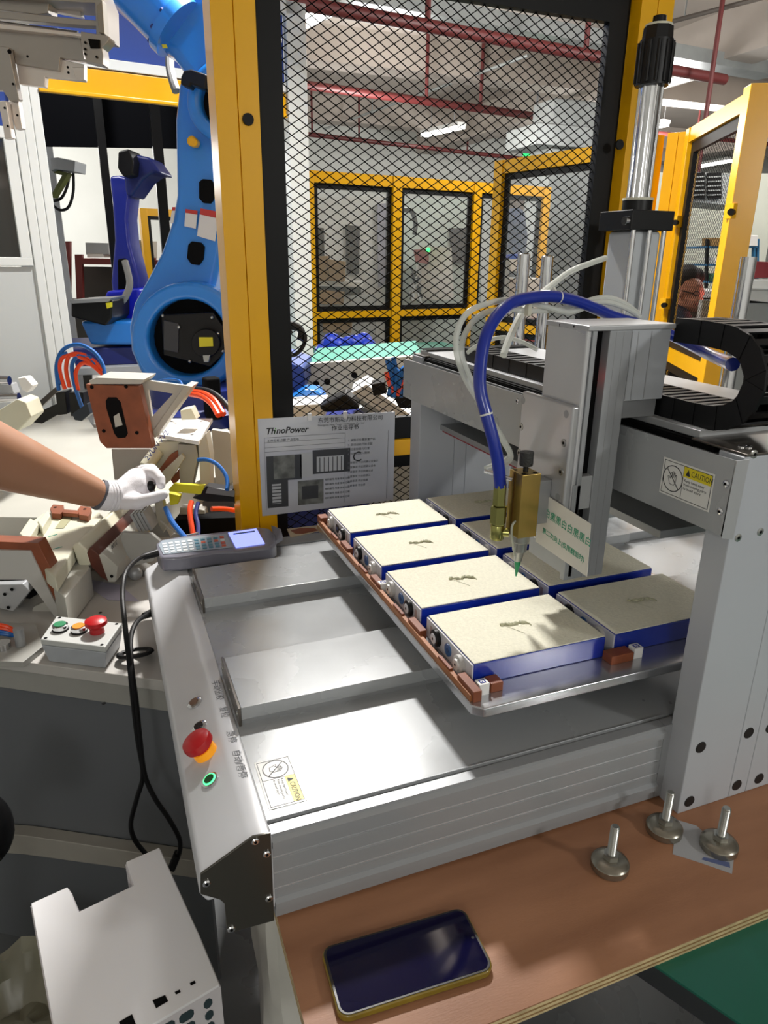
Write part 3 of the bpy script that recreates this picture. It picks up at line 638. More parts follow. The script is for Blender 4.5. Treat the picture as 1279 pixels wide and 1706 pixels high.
B(P0.x - .5, P0.x + .55, P0.y - .1, P0.y + .5, 1.55, 1.75).build('collar', DUCT, dk, bevel=.01)
ex = ad(890, 252, 9); tx = thing('exit_sign', 'small green lit exit sign far behind the mesh', 'sign', ex)
B(ex.x - .14, ex.x + .14, ex.y, ex.y + .04, ex.z - .06, ex.z + .06).build('sign_box', mat('exit_green', '1fae5c', .5, emit='18d860', estr=1.6), tx, smooth=False)
B(ex.x - .01, ex.x + .01, ex.y + .01, ex.y + .03, ex.z + .06, HZ).build('hanger', ALUD, tx, smooth=False)

# ================================================================ yellow safety fences
BLKF = mat('black_frame', '070809', .5, spec=.25)
WIRE = mat('black_wire', '040405', .8, spec=.1)
def mesh_fill(root, O, U, W, z0, z1, cw=.0275, ch=.0175, r=.0012):
    m = MB(); s = ch / cw; H = z1 - z0; n = U.cross(V(0, 0, 1)).normalized()
    def seg(a, b):
        m.bar(O + U * a[0] + V(0, 0, z0 + a[1]), O + U * b[0] + V(0, 0, z0 + b[1]), r * 1.2, r * 2.0, up=(0, 0, 1))
    k = -int(H / s / cw) - 1
    while k * cw < W:
        x0 = k * cw
        xa = max(0, x0); xb = min(W, x0 + H / s)
        if xb > xa:
            seg((xa, (xa - x0) * s), (xb, (xb - x0) * s)); seg((xa, H - (xa - x0) * s), (xb, H - (xb - x0) * s))
        k += 1
    o = m.build('wire_mesh', WIRE, root, smooth=False); o['kind'] = 'stuff'; return o
def panel(root, a, b, z0, z1, fw=.03, mesh=None, glass=False, th=.02):
    a = Vector(a); b = Vector(b); U = (b - a); W = U.length; U.normalize(); n = V(-U.y, U.x, 0) * th / 2
    def q(s0, s1, za, zb, nm='inner_frame', m=BLKF):
        A = a + U * s0; Bq = a + U * s1
        MB().prism([V(A.x, A.y, za) - n, V(Bq.x, Bq.y, za) - n, V(Bq.x, Bq.y, zb) - n, V(A.x, A.y, zb) - n], n * 2).build(nm, m, root, smooth=False)
    q(0, fw, z0, z1); q(W - fw, W, z0, z1); q(fw, W - fw, z0, z0 + fw); q(fw, W - fw, z1 - fw, z1)
    if mesh: mesh_fill(root, V(a.x, a.y, 0) + U * fw, U, W - 2 * fw, z0 + fw, z1 - fw, *mesh)
    if glass:
        A = a + U * fw; Bq = b - U * fw
        MB().prism([V(A.x, A.y, z0 + fw), V(Bq.x, Bq.y, z0 + fw), V(Bq.x, Bq.y, z1 - fw), V(A.x, A.y, z1 - fw)], n * .2).build('clear_panel', mat('acrylic', 'c8cccb', .1, alpha=.10), root, smooth=False)
def post(root, p, z0, z1, w, U, groove=True, nm='post', d=None):
    p = Vector(p); U = Vector(U).normalized(); n = V(-U.y, U.x, 0); d = d or w
    halves = ((-.5, -.01), (.01, .5)) if groove else ((-.5, .5),)
    m = MB()
    for s0, s1 in halves: m.prism([V(*(p + U * w * s0 - n * d / 2).xy, z0), V(*(p + U * w * s1 - n * d / 2).xy, z0), V(*(p + U * w * s1 + n * d / 2).xy, z0), V(*(p + U * w * s0 + n * d / 2).xy, z0)], (0, 0, z1 - z0))
    if groove: m.prism([V(*(p - U * w * .01 - n * d * .46).xy, z0), V(*(p + U * w * .01 - n * d * .46).xy, z0), V(*(p + U * w * .01 + n * d / 2).xy, z0), V(*(p - U * w * .01 + n * d / 2).xy, z0)], (0, 0, z1 - z0))
    o = m.build(nm, YEL, root, smooth=False, bevel=.0015); o['kind'] = 'thing'
    del o['kind']; return o
# nearest fence, just behind the machine
YF = .88; UX = V(1, 0, 0)
nf = thing('safety_fence', 'nearest yellow safety fence with black wire mesh, behind the dispensing machine', 'fence', (.36, YF, ZF))
post(nf, (-.091, YF, 0), ZF, 1.5, .082, UX); post(nf, (.847, YF, 0), ZF, 1.5, .088, UX)
panel(nf, (-.048, YF, 0), (.80, YF, 0), .062, 1.02, .052, mesh=(.031, .0198, .00095))
panel(nf, (-.048, YF, 0), (.80, YF, 0), -.92, .022, .03, mesh=(.031, .0198, .00095))
B(-.049, .802, YF - .02, YF + .02, .0225, .0615).build('rail', YEL, nf, bevel=.002)
B(-.049, .802, YF - .03, YF + .03, 1.0205, 1.085).build('rail', YEL, nf, bevel=.002)
B(-.049, .802, YF - .02, YF + .02, -.97, -.921).build('rail', YEL, nf, bevel=.002)
for u, v in ((413, 199), (1031, 241)):
    p = ay(u, v, YF - .042); MB().rings([(p, .011), (p - V(0, .004, 0), .0105)], 16).build('cap_screw', BLKF, nf)
# far fence A, along x at y = 4.7
def fence(label, pts, mids=True, tops=1.04, zm=.06, w=.075, glass=True, mesh=None, zb=ZF):
    c = sum((Vector((p.x, p.y, 0)) for p in pts), Vector()) / len(pts)
    t = thing('safety_fence', label, 'fence', (c.x, c.y, ZF))
    for i, p in enumerate(pts):
        U = ((pts[i + 1] if i + 1 < len(pts) else p) - (p if i + 1 < len(pts) else pts[i - 1])); post(t, (p.x, p.y, 0), ZF, tops, w, V(U.x, U.y, 0), groove=False)
    for a, b in zip(pts, pts[1:]):
        a = V(a.x, a.y, 0); b = V(b.x, b.y, 0); U = (b - a).normalized(); A = a + U * w / 2; Bq = b - U * w / 2
        def rail(z0, z1): MB().bar(A + V(0, 0, (z0 + z1) / 2), Bq + V(0, 0, (z0 + z1) / 2), w * .8, z1 - z0).build('rail', YEL, t, smooth=False)
        rail(tops - w, tops); rail(ZF, ZF + .05)
        if mids: rail(zm - .025, zm + .025); panel(t, A, Bq, zm + .026, tops - w - .001, .035, mesh, glass); panel(t, A, Bq, ZF + .051, zm - .026, .035, mesh, glass)
        else: panel(t, A, Bq, ZF + .051, tops - w - .001, .035, mesh, glass)
    return t
A = [az(511, 284, 1.04), az(659, 294, 1.04), az(793, 304, 1.04), az(908, 312, 1.04)]
fence('far yellow fence seen through the mesh, with low middle rail', A)
fence('yellow fence running towards the right, before the far fence', [az(838, 268, 1.04), az(1010, 242, 1.04), az(1088, 226, 1.04)], mids=True, zm=.06)
post(thing('fence_post', 'pair of yellow posts behind the black pump rod', 'post', (2.3, 2.35, ZF)), (2.32, 2.36, 0), ZF, 1.045, .10, (.6, -.8, 0))
# open door at the right: seen on edge of its frame
dr = thing('fence_door', 'open yellow mesh door at the right edge, in front of the seated person', 'door', (2.0, 1.8, ZF))
D0 = az(1157, 214, 1.04); D1 = az(1262, 150, 1.04)
D0 = V(D0.x, D0.y, 0); D1 = V(D1.x, D1.y, 0); UD = (D1 - D0).normalized()
post(dr, D0, ZF + .05, 1.04, .06, UD, groove=False, nm='stile'); post(dr, D1 + UD * .02, ZF + .05, 1.05, .075, UD, groove=False, nm='stile', d=.085)
def drail(z0, z1): MB().bar(D0 + UD * .03 + V(0, 0, (z0 + z1) / 2), D1 - UD * .018 + V(0, 0, (z0 + z1) / 2), .05, z1 - z0).build('rail', YEL, dr, smooth=False)
drail(.98, 1.04); drail(.02, .08); drail(ZF + .05, ZF + .11)
panel(dr, D0 + UD * .03, D1 - UD * .018, .081, .979, .045, mesh=(.031, .0198, .0008))
panel(dr, D0 + UD * .03, D1 - UD * .018, ZF + .111, .019, .045, mesh=(.031, .0198, .00095))
for P, z in ((D0, .62), (D1, .62), (D0, .25)):
    MB().bar(P + V(-.045, -.02, z), P + V(-.045, -.02, z + .05), .04, .04, up=(1, 0, 0)).build('clip', YEL, dr, smooth=False)
    MB().cyl(P + V(-.055, -.03, z + .02), P + V(-.085, -.05, z + .02), .012, n=10).build('clip_bolt', BLKF, dr)
# tiny far fence seen left of the robot
fence('small distant yellow fence frame left of the blue robot', [ad(237, 347, 7.2) * 1, ad(300, 349, 7.4)], mids=False, tops=ad(237, 347, 7.2).z, glass=False, w=.07)

# ================================================================ robot cell enclosure, left
EA = az(65, 152, 1.12); EB = az(478, 197, 1.12); EU = V(EB.x - EA.x, EB.y - EA.y, 0).normalized(); EN = V(-EU.y, EU.x, 0)
en_ = thing('cell_enclosure', 'white framed robot cell with yellow beam and blue header panel, left', 'enclosure', (EA.x, EA.y, ZF))
EP = lambda s, z, k=0.: V(EA.x, EA.y, 0) + EU * s + EN * k + V(0, 0, z)
def epl(s0, s1, z0, z1, k0, k1, nm, m, bevel=0, root=None):
    MB().prism([EP(s0, z0, k0), EP(s1, z0, k0), EP(s1, z1, k0), EP(s0, z1, k0)], EN * (k1 - k0)).build(nm, m, root or en_, smooth=False, bevel=bevel)
EL = (EB - EA).length
WP = mat('cabinet_white', 'dfe2df', .4)
BLP = mat('header_blue', '1d3f8f', .4, noise=.1, nscale=2)
for s in (0, .038, .076): epl(-.115 + s, -.115 + s + .037, ZF, 1.75, 0, .09, 'white_post', WP, .003)
epl(EL + .01, EL + .115, ZF, 1.62, 0, .1, 'white_post', WP, .003)
epl(0, EL, 1.12, 1.135, -.01, .02, 'yellow_beam', YEL, .003); epl(0, EL, 1.135, 1.23, .005, .06, 'yellow_beam', YEL, .003)
epl(-.02, EL, 1.235, 1.275, 0, .06, 'white_strip', WP, .002)
epl(0, EL, 1.28, 1.56, .02, .04, 'blue_header', BLP)
epl(0, EL + .1, 1.565, 1.62, 0, .06, 'white_strip', WP, .002)
# left cabinet with dark window
for s0, s1, z0, z1 in ((-1.2, -.12, .93, .975), (-1.2, -.12, .42, .455), (-.165, -.12, .455, .93)): epl(s0, s1, z0, z1, 0, .06, 'window_frame', WP, .002)
epl(-1.2, -.12, .98, 1.24, .02, .04, 'blue_header', BLP); epl(-1.2, -.12, 1.24, 1.28, 0, .05, 'white_strip', WP)
epl(-1.2, -.166, .456, .929, .03, .035, 'dark_window', mat('dark_glass', '15130f', .12, coat=.5))
epl(-1.2, -.12, ZF, .415, .015, .03, 'lower_panel', mat('panel_white', 'c6cac9', .35))
# inner black posts and upper dark panel
for u0, v0, w_ in ((170, 240, .05), (268, 300, .06)):
    p = ad(u0, v0, 4.4); B(p.x - w_ / 2, p.x + w_ / 2, p.y, p.y + .05, ZF, 1.9).build('black_post', BLKF, en_, smooth=False)
p0 = ad(60, 243, 4.5); p1 = ad(330, 250, 4.5)
MB().prism([V(p0.x, p0.y, p0.z), V(p1.x + .1, p1.y, p0.z), V(p1.x + .1, p1.y, 2.2), V(p0.x, p0.y, 2.2)], (0, .04, 0)).build('dark_panel', mat('dark_panel', '05060b', .8, spec=.1), en_, smooth=False)

# ================================================================ robots
FN = V(.3682, .9298, 0)
def plane_pts(px, d): 
    base = ad(300, 430, d); return [hit(u, v, base, FN) for u, v in px]
rb = thing('welding_robot', 'large bright blue industrial robot arm beside the yellow post', 'robot', ad(330, 680, 2.75))
d = 2.75
def slab(px, d, depth, nm, m, root, bevel=.01, seg=3): return MB().prism(plane_pts(px, d), FN * depth).build(nm, m, root, bevel=bevel, seg=seg)
def circ(cu, cv, r, n=32, sx=1.): return [(cu + r * sx * math.cos(2 * math.pi * k / n), cv + r * math.sin(2 * math.pi * k / n)) for k in range(n)]
arm = [(298, 130), (291, 200), (292, 262), (293, 325), (286, 366), (268, 420), (244, 466), (222, 505), (214, 545), (217, 585), (232, 620), (255, 645), (285, 662), (392, 662), (392, 560), (352, 520), (353, 498), (369, 421), (376, 350), (376, 240), (372, 130)]
slab(arm, d + .02, .22, 'lower_arm', BLUE, rb, .025, 4)
# raised rim with recessed motor bay
def ringslab(cu, cv, ro, ri, d, depth, nm, m, root, bev=.012):
    o = plane_pts(circ(cu, cv, ro), d); i = plane_pts(circ(cu, cv, ri), d); n = len(o)
    mb = MB(); vs = o + i + [p + FN * depth for p in o] + [p + FN * depth for p in i]; fs = []
    for k in range(n):
        j = (k + 1) % n; fs += [(k, j, n + j, n + k), (k, 2 * n + k, 2 * n + j, j), (n + k, n + j, 3 * n + j, 3 * n + k), (2 * n + k, 3 * n + k, 3 * n + j, 2 * n + j)]
    return mb.add(vs, fs).build(nm, m, root, bevel=bev, seg=3)
ringslab(311, 563, 94, 64, d - .07, .10, 'motor_housing', BLUE, rb, .02)
MB().prism(plane_pts(circ(317, 560, 66), d + .0), FN * .03).build('motor_bay', BLACKM, rb)
mot = slab([(268, 524), (355, 520), (372, 545), (374, 590), (350, 612), (272, 592)], d - .06, .08, 'motor', BLACK, rb, .006)
slab([(272, 533), (298, 539), (297, 588), (272, 583)], d - .065, .01, 'motor_rib', mat('motor_grey', '303136', .4), rb, .004)
slab(circ(342, 572, 24, 20), d - .085, .03, 'motor_cap', BLACK, rb, .004)
slab([(331, 562), (354, 562), (355, 577), (332, 578)], d - .088, .004, 'yellow_label', mat('label_yellow', 'd6cc1e', .4), rb, 0)
slab([(337, 591), (350, 591), (348, 604), (339, 604)], d - .09, .03, 'metal_connector', ZINC, rb, .004)
for u, v in ((271, 526), (298, 545), (353, 529), (371, 585), (316, 602), (363, 556)):
    p = plane_pts([(u, v)], d - .066)[0]; MB().ball(p, .007, 10, 6).build('bolt', ZINC, rb)
for px in ([(331, 303), (337, 298), (351, 299), (357, 308), (356, 332), (350, 339), (338, 338), (331, 330)], [(313, 408), (319, 402), (334, 404), (340, 411), (338, 432), (331, 442), (318, 440), (311, 430)]):
    slab(px, d + .006, .02, 'arm_opening', BLACKM, rb, .003)
LWH = mat('sticker_white', 'd5d6d8', .45); LRD = mat('sticker_red_head', 'b8322e', .45)
for q in ([(309, 348), (329, 351), (326, 381), (307, 377)], [(334, 347), (365, 353), (358, 402), (328, 393)], [(287, 345), (292, 345), (288, 372), (283, 372)]):
    slab(q, d + .008, .004, 'warning_sticker', LWH, rb, 0)
    a, b, c, e = q; f = .22; slab([a, b, (b[0] + (c[0] - b[0]) * f, b[1] + (c[1] - b[1]) * f), (a[0] + (e[0] - a[0]) * f, a[1] + (e[1] - a[1]) * f)], d + .006, .002, 'sticker_header', LRD, rb, 0)
# shoulder, upper arm
ringslab(385, 165, 76, 52, d - .05, .08, 'elbow_housing', BLUE, rb, .02)
MB().prism(plane_pts(circ(385, 165, 54), d + .0), FN * .03).build('elbow_recess', BLACKM, rb)
up = [(165, -70), (178, 3), (250, 66), (262, 78), (285, 92), (303, 118), (330, 150), (400, 120), (400, -70)]
slab(up, d - .02, .18, 'upper_arm', BLUE, rb, .04, 4)
f0, f1 = plane_pts([(190, -60), (285, 38)], d - .02)
f0 += (f0 - f1) * .8
MB().cyl(f0, f1, .098, n=32).build('forearm_tube', BLUE, rb); dd = (f1 - f0).normalized()
MB().cyl(f1 - dd * .005, f1 + dd * .03, .108, n=32).build('forearm_flange', BLUE, rb)
for k in range(10):
    a = dd.orthogonal().normalized(); b = dd.cross(a); t = k * math.pi / 5; p = f1 + (a * math.cos(t) + b * math.sin(t)) * .1
    MB().cyl(p - dd * .012, p - dd * .004, .008, n=8).build('flange_bolt', BLUEDK, rb)
slab([(269, 74), (277, 74), (279, 80), (271, 80)], d - .06, .004, 'yellow_label', mat('label_yellow', 'd6cc1e', .4), rb, 0)
tb = lambda px, dd_, r, nm, m, root, n=10: MB().tube([ad(u, v, dd_) for u, v in px], r, n).build(nm, m, root)
tb([(283, 92), (283, 112), (288, 135), (294, 152)], d - .02, .017, 'grey_conduit', mat('conduit_grey', '8b8a88', .5), rb)
slab([(301, 128), (306, 117), (318, 115), (345, 124), (343, 150), (334, 146), (318, 140), (316, 146), (300, 140)], d - .14, .06, 'plug', BLACK, rb, .008)
tb([(307, 144), (302, 165), (303, 190), (312, 204), (322, 208), (333, 202)], d - .12, .006, 'black_cable', RUBBER, rb, 8)
slab([(309, 231), (318, 223), (330, 234), (326, 245), (312, 242)], d - .04, .05, 'yellow_cap', YEL, rb, .01)
bs = plane_pts([(270, 655), (395, 655), (395, 760), (275, 760)], d)
p = ad(335, 640, d + .1); MB().rings([(V(p.x, p.y, -.15), .24), (V(p.x, p.y, -.10), .24), (V(p.x, p.y, -.08), .21), (V(p.x, p.y, p.z), .20)], 32).build('robot_base', BLUEDK, rb)
p = ad(351, 628, d - .12); MB().bar(p, p - V(0, 0, .16), .06, .05, up=EN).build('black_junction', BLACKM, rb, bevel=.01)
# second robot
d2 = 4.3; r2 = thing('welding_robot', 'dark blue second robot deeper in the cell, between black posts', 'robot', ad(200, 560, d2))
BL2 = mat('second_robot_blue', '1a2a9a', .35, coat=.3)
def slab2(px, d, depth, nm, m, bevel=.01): return MB().prism(plane_pts(px, d), FN * depth).build(nm, m, r2, bevel=bevel)
slab2([(181, 293), (197, 292), (213, 296), (216, 328), (212, 365), (216, 405), (224, 436), (232, 466), (231, 492), (222, 515), (190, 515), (184, 470), (190, 400), (186, 337)], d2, .2, 'lower_arm', BL2, .02)
slab2([(206, 300), (200, 272), (215, 255), (250, 262), (270, 290), (254, 288), (238, 300), (217, 330), (208, 322)], d2 - .05, .25, 'upper_arm', BLUEDK, .02)
slab2([(196, 252), (214, 247), (222, 268), (220, 292), (205, 295), (195, 280)], d2 - .15, .2, 'wrist_motor', BLACK, .012)
slab2([(195, 432), (208, 430), (216, 450), (212, 500), (196, 500)], d2 - .02, .04, 'arm_recess', BLACKM, .01)
slab2([(176, 485), (232, 480), (240, 560), (160, 560)], d2 - .1, .4, 'turret', mat('vivid_blue', '1626d8', .35), .02)
slab2([(132, 535), (232, 535), (240, 575), (150, 575)], d2 - .3, .6, 'robot_foot', BLUE, .02)
slab2([(118, 503), (186, 500), (186, 530), (175, 543), (118, 528)], d2 - .4, .3, 'base_box', BLACK, .01)
slab2([(115, 500), (186, 496), (180, 503), (118, 506)], d2 - .42, .3, 'box_lid', ALUD, .002)
slab2([(176, 505), (184, 504), (184, 512), (178, 514)], d2 - .44, .03, 'yellow_label', mat('label_yellow', 'd6cc1e', .4), 0)
tb([(208, 435), (216, 470), (210, 492), (198, 508)], d2 - .12, .02, 'grey_conduit', mat('conduit_grey', '8b8a88', .5), r2)
p = ad(200, 575, d2); B(p.x - .35, p.x + .35, p.y - .1, p.y + .5, -.15, p.z).build('pedestal', BLUEDK, r2, bevel=.01)
# teach pendant / wall bracket at left
wb = thing('cable_bracket', 'grey junction box on a green bracket with looping cables, on the white wall', 'bracket', ad(100, 290, 5.2))
d3 = 5.2
def s3(px, d, depth, nm, m, root, bevel=.004): return MB().prism(plane_pts(px, d), FN * depth).build(nm, m, root, bevel=bevel)
s3([(84, 263), (96, 262), (125, 268), (124, 286), (92, 282), (85, 285)], d3, .2, 'junction_box', PAINTG, wb)
s3([(89, 282), (114, 288), (88, 330), (84, 326), (103, 292), (89, 288)], d3 + .05, .08, 'bracket_arm', mat('olive', '59602a', .5), wb)
tb([(116, 286), (112, 310), (102, 330), (88, 335)], d3, .01, 'cable', RUBBER, wb, 8); tb([(122, 286), (122, 320), (114, 345), (100, 350), (88, 342)], d3, .01, 'cable', RUBBER, wb, 8)
B(ad(60, 270, d3).x - .2, ad(90, 270, d3).x, ad(90, 270, d3).y, ad(90, 270, d3).y + .15, ZF, 1.6).build('mast', PAINTG, wb, smooth=False)

# red rack and boxes behind the cell
rk = thing('storage_rack', 'dark red storage rack behind the robot cell, left', 'rack', ad(170, 480, 7.9))
dk_ = 7.9
RKM = mat('rack_red', '6e2422', .5)
for px in ([(126, 430), (262, 434), (262, 442), (126, 440)], ): s3(px, dk_, .5, 'rack_beam', RKM, rk)
for px in ([(100, 402), (116, 402), (116, 520), (104, 520)], [(124, 424), (136, 424), (138, 520), (128, 520)], [(250, 430), (258, 430), (262, 520), (254, 520)]): s3(px, dk_, .06, 'rack_upright', RKM, rk)
s3([(136, 444), (262, 446), (262, 520), (138, 520)], dk_ + .4, .03, 'rack_back', mat('rack_dark', '3c3a36', .6), rk)
p = ad(180, 500, dk_); B(p.x - .5, p.x + .6, p.y, p.y + .5, ZF, p.z).build('rack_lower', mat('rack_dark', '3c3a36', .6), rk, smooth=False)
for i, (px, m, l) in enumerate((([(142, 404), (180, 405), (182, 424), (143, 424)], PAINTG, 'grey metal box on the red rack, leftmost'), ([(145, 421), (172, 422), (172, 429), (145, 429)], WHITE, 'small white carton on the red rack beam'),
        ([(218, 400), (236, 400), (238, 426), (222, 426)], mat('box_tan', 'a59a86', .7), 'tan carton on the red rack beside the small yellow frame'), ([(242, 402), (262, 402), (262, 430), (246, 430)], WHITE, 'pale carton seen inside the small yellow frame'))):
    tag(s3(px, dk_ + .05, .3, 'storage_box', m, None, .004), l, 'box')
# ================================================================ left fixture table
TW = mat('table_white', 'bab7b2', .4, noise=.05, nscale=3)
TGR = mat('fixture_white', 'b9b8af', .42, noise=.06, nscale=8)
TGD = mat('fixture_grey', '9d9c96', .45, noise=.1, nscale=8)
tt = thing('fixture_table', 'long white machine table with fixtures left of the dispensing machine', 'table', (-.6, 1.3, ZF))
t0 = az(-70, 1088, ZT); t1 = az(268, 1134, ZT); td = (t1 - t0).normalized(); tn = V(-td.y, td.x, 0)
tp = [t0 - td * .4, t1 + td * .10, V(-.235, .84, ZT), V(-.2, 1.0, ZT), V(-.05, 2.2, ZT), V(-1.6, 2.2, ZT)]
MB().prism(tp, (0, 0, -.022)).build('table_top', TW, tt, bevel=.002)
MB().prism([p + tn * .012 - V(0, 0, .022) for p in tp[:2]] + [tp[2] + V(-.03, 0, -.022), tp[4] + V(-.02, -.02, -.022), tp[5] + V(0, -.02, -.022)], (0, 0, -.05)).build('table_frame', TGD, tt, bevel=.002)
fpn = [t0 + tn * .03 - td * .3, t1 + tn * .03 + td * .04]
MB().prism([fpn[0] - V(0, 0, .0725), fpn[1] - V(0, 0, .0725), V(fpn[1].x, fpn[1].y, ZF), V(fpn[0].x, fpn[0].y, ZF)], tn * .01).build('front_panel', mat('skirt_grey', '63666a', .45), tt, smooth=False)
fpb = (fpn[0] - tn * .03 + V(0, 0, 0)); 
MB().prism([hit(u, v, fpb, tn) for u, v in ((-40, 1386), (40, 1392), (330, 1436), (330, 1464), (40, 1424), (-40, 1418))], tn * .028).build('base_rail', mat('rail_beige', 'a19d94', .5, noise=.2, nscale=6), tt, bevel=.002)
for p in (V(-.12, 2.1, 0), V(-1.4, 2.1, 0)): B(p.x - .04, p.x + .04, p.y - .04, p.y + .04, ZF, ZT - .072).build('leg', TGD, tt, bevel=.003)
for u, v in ((125, 1018), (167, 1021), (173, 1172)):
    p = az(u, v, ZT); MB().cyl(p, p + V(0, 0, .0006), .0035, n=10).build('bore', BLACKM, tt)
pf = thing('robot_platform', 'white raised platform carrying both blue robots', 'platform', (.0, 3.6, ZF))
B(-.44, .93, 2.27, 5.0, ZF, -.15).build('platform_body', TW, pf, bevel=.004)
B(-.62, .1, 3.55, 3.62, -.15, -.11).build('edge_profile', ALUX, pf, bevel=.003)
# sloping white deck behind the fixtures
dk2 = thing('fixture_deck', 'broad white fixture deck with raised edge below the blue robot', 'deck', az(200, 760, -.16))
dp = [az(u, v, -.15) for u, v in ((-80, 860), (60, 862), (140, 905), (215, 890), (250, 860), (330, 800), (385, 790), (396, 745), (372, 700), (157, 713), (130, 672), (60, 690), (-80, 760))]
MB().prism(dp, (0, 0, -.069)).build('deck_plate', TGR, dk2, bevel=.002)
rl = MB(); a = az(60, 725, -.15); b_ = az(97, 660, -.15)
# control box
cbx = thing('button_box', 'small grey control box with green, amber and red buttons on the white table', 'control box', az(130, 1080, ZT))
zt_ = -.172
topq = [az(u, v, zt_) for u, v in ((67, 1065), (175, 1078), (203, 1038), (94, 1026))]
ctr_ = sum(topq, Vector()) / 4
botq = [ctr_ + (p - ctr_) * .88 for p in topq]; botq = [V(p.x, p.y, ZT + .0005) for p in botq]
MB().add(botq + [p - V(0, 0, .012) for p in topq] , [(0, 1, 2, 3), (7, 6, 5, 4), (0, 4, 5, 1), (1, 5, 6, 2), (2, 6, 7, 3), (3, 7, 4, 0)]).build('box_body', PAINTG, cbx, bevel=.002)
MB().prism([p - V(0, 0, .0115) for p in topq], (0, 0, .0115)).build('box_lid', mat('lid_grey', 'b9bbb8', .4), cbx, bevel=.002)
for p in topq:
    q = ctr_ + (p - ctr_) * .87; MB().cyl(q, q + V(0, 0, .0006), .003, n=10).build('lid_screw', BLACKM, cbx)
def btn(u, v, m, red=False):
    p = az(u, v + 3, zt_); 
    if red:
        o = MB().rings([(p, .013), (p + V(0, 0, .010), .012)], 24).build('emergency_stop', RED, cbx); MB().rings([(p + V(0, 0, .010), .013), (p + V(0, 0, .017), .0195), (p + V(0, 0, .024), .019), (p + V(0, 0, .028), .012)], 24).build('mushroom_head', RED, o)
    else:
        o = MB().rings([(p, .0145), (p + V(0, 0, .003), .0145)], 24).build('push_button', BLACK, cbx); MB().rings([(p + V(0, 0, .003), .0135), (p + V(0, 0, .010), .0135), (p + V(0, 0, .011), .012)], 24).build('button_ring', CHROME, o)
        MB().rings([(p + V(0, 0, .010), .0108), (p + V(0, 0, .0125), .0105)], 24).build('button_cap', m, o)
btn(101, 1046, GREEN); btn(132, 1049, ORANGE); btn(162, 1050, RED, True)

# helper: planes facing the camera side at a given depth
def pp_(px, d, base=(150, 850)):
    b = ad(base[0], base[1], d); return [hit(u, v, b, FN) for u, v in px]
def fx(root, px, d, depth, nm, m, bevel=.0015, base=(150, 850), dirv=None):
    return MB().prism(pp_(px, d, base), (dirv if dirv is not None else FN) * depth).build(nm, m, root, bevel=bevel)
dirF = (az(216, 853, -.08) - az(144, 922, -.08)).normalized()
# front-left tilting fixture
fl = thing('clamping_fixture', 'tilted clamping fixture with brown edged plate at the left edge', 'fixture', az(30, 1060, ZT))
bse = (60, 980)
fx(fl, [(-60, 900), (63, 905), (103, 985), (114, 988), (114, 1004), (101, 1026), (88, 1000), (50, 925), (-60, 918)], 1.42, .035, 'brown_pad', BROWN, .0015, bse)
fx(fl, [(-60, 915), (50, 918), (101, 1024), (92, 1030), (60, 985), (44, 966), (-60, 966)], 1.415, .012, 'back_plate', mat('fixture_mid', 'b4b3ae', .42), .001, bse)
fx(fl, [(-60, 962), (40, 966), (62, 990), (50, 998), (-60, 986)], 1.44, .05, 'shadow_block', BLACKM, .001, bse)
fx(fl, [(-60, 975), (38, 973), (50, 985), (22, 1019), (-10, 1012), (-60, 1000)], 1.42, .06, 'cylinder_block', ALU, .002, bse)
for u, v in ((8, 990), (14, 1012), (20, 982)): p = pp_([(u, v)], 1.417, bse)[0]; MB().cyl(p, p - FN * .001, .0035, n=10).build('bore', BLACKM, fl)
fx(fl, [(51, 1025), (55, 1012), (80, 1000), (93, 1022), (88, 1045), (55, 1068)], 1.44, .012, 'side_bracket', TGR, .0015, bse)
bpq = [az(u, v, ZT + .012) for u, v in ((-60, 1100), (38, 1103), (72, 1076), (60, 1040), (-60, 1030))]
MB().prism(bpq, (0, 0, -.0118)).build('base_plate', TGD, fl, bevel=.001)
for i, (m, dv) in enumerate(((mat('orange_tube', 'e8481a', .35), 0), (mat('orange_tube', 'e8481a', .35), 5), (mat('blue_tube', '1560b0', .35), 10), (mat('blue_tube', '1560b0', .35), 14))):
    MB().tube([ad(-30, 1040 + dv, 1.33), ad(5, 1042 + dv, 1.33), ad(24, 1052 + dv * .6, 1.34), ad(28, 1068 + dv * .3, 1.37)], .004, 8).build('air_tube', m, fl)
MB().rings([(az(5, 1080, ZT + .012), .014), (az(5, 1080, ZT + .012) + V(0, 0, .012), .014)], 20).build('grommet', CHROME, fl)
MB().cyl(az(35, 1075, ZT + .012), az(35, 1075, ZT + .012) + V(0, 0, .035), .009, n=14).build('spacer_bolt', ALUD, fl)
fx(fl, [(-60, 966), (40, 968), (60, 990), (56, 1036), (-60, 1040)], 1.52, .01, 'rear_plate', mat('fixture_dark', '4c4b48', .5), .001, bse)

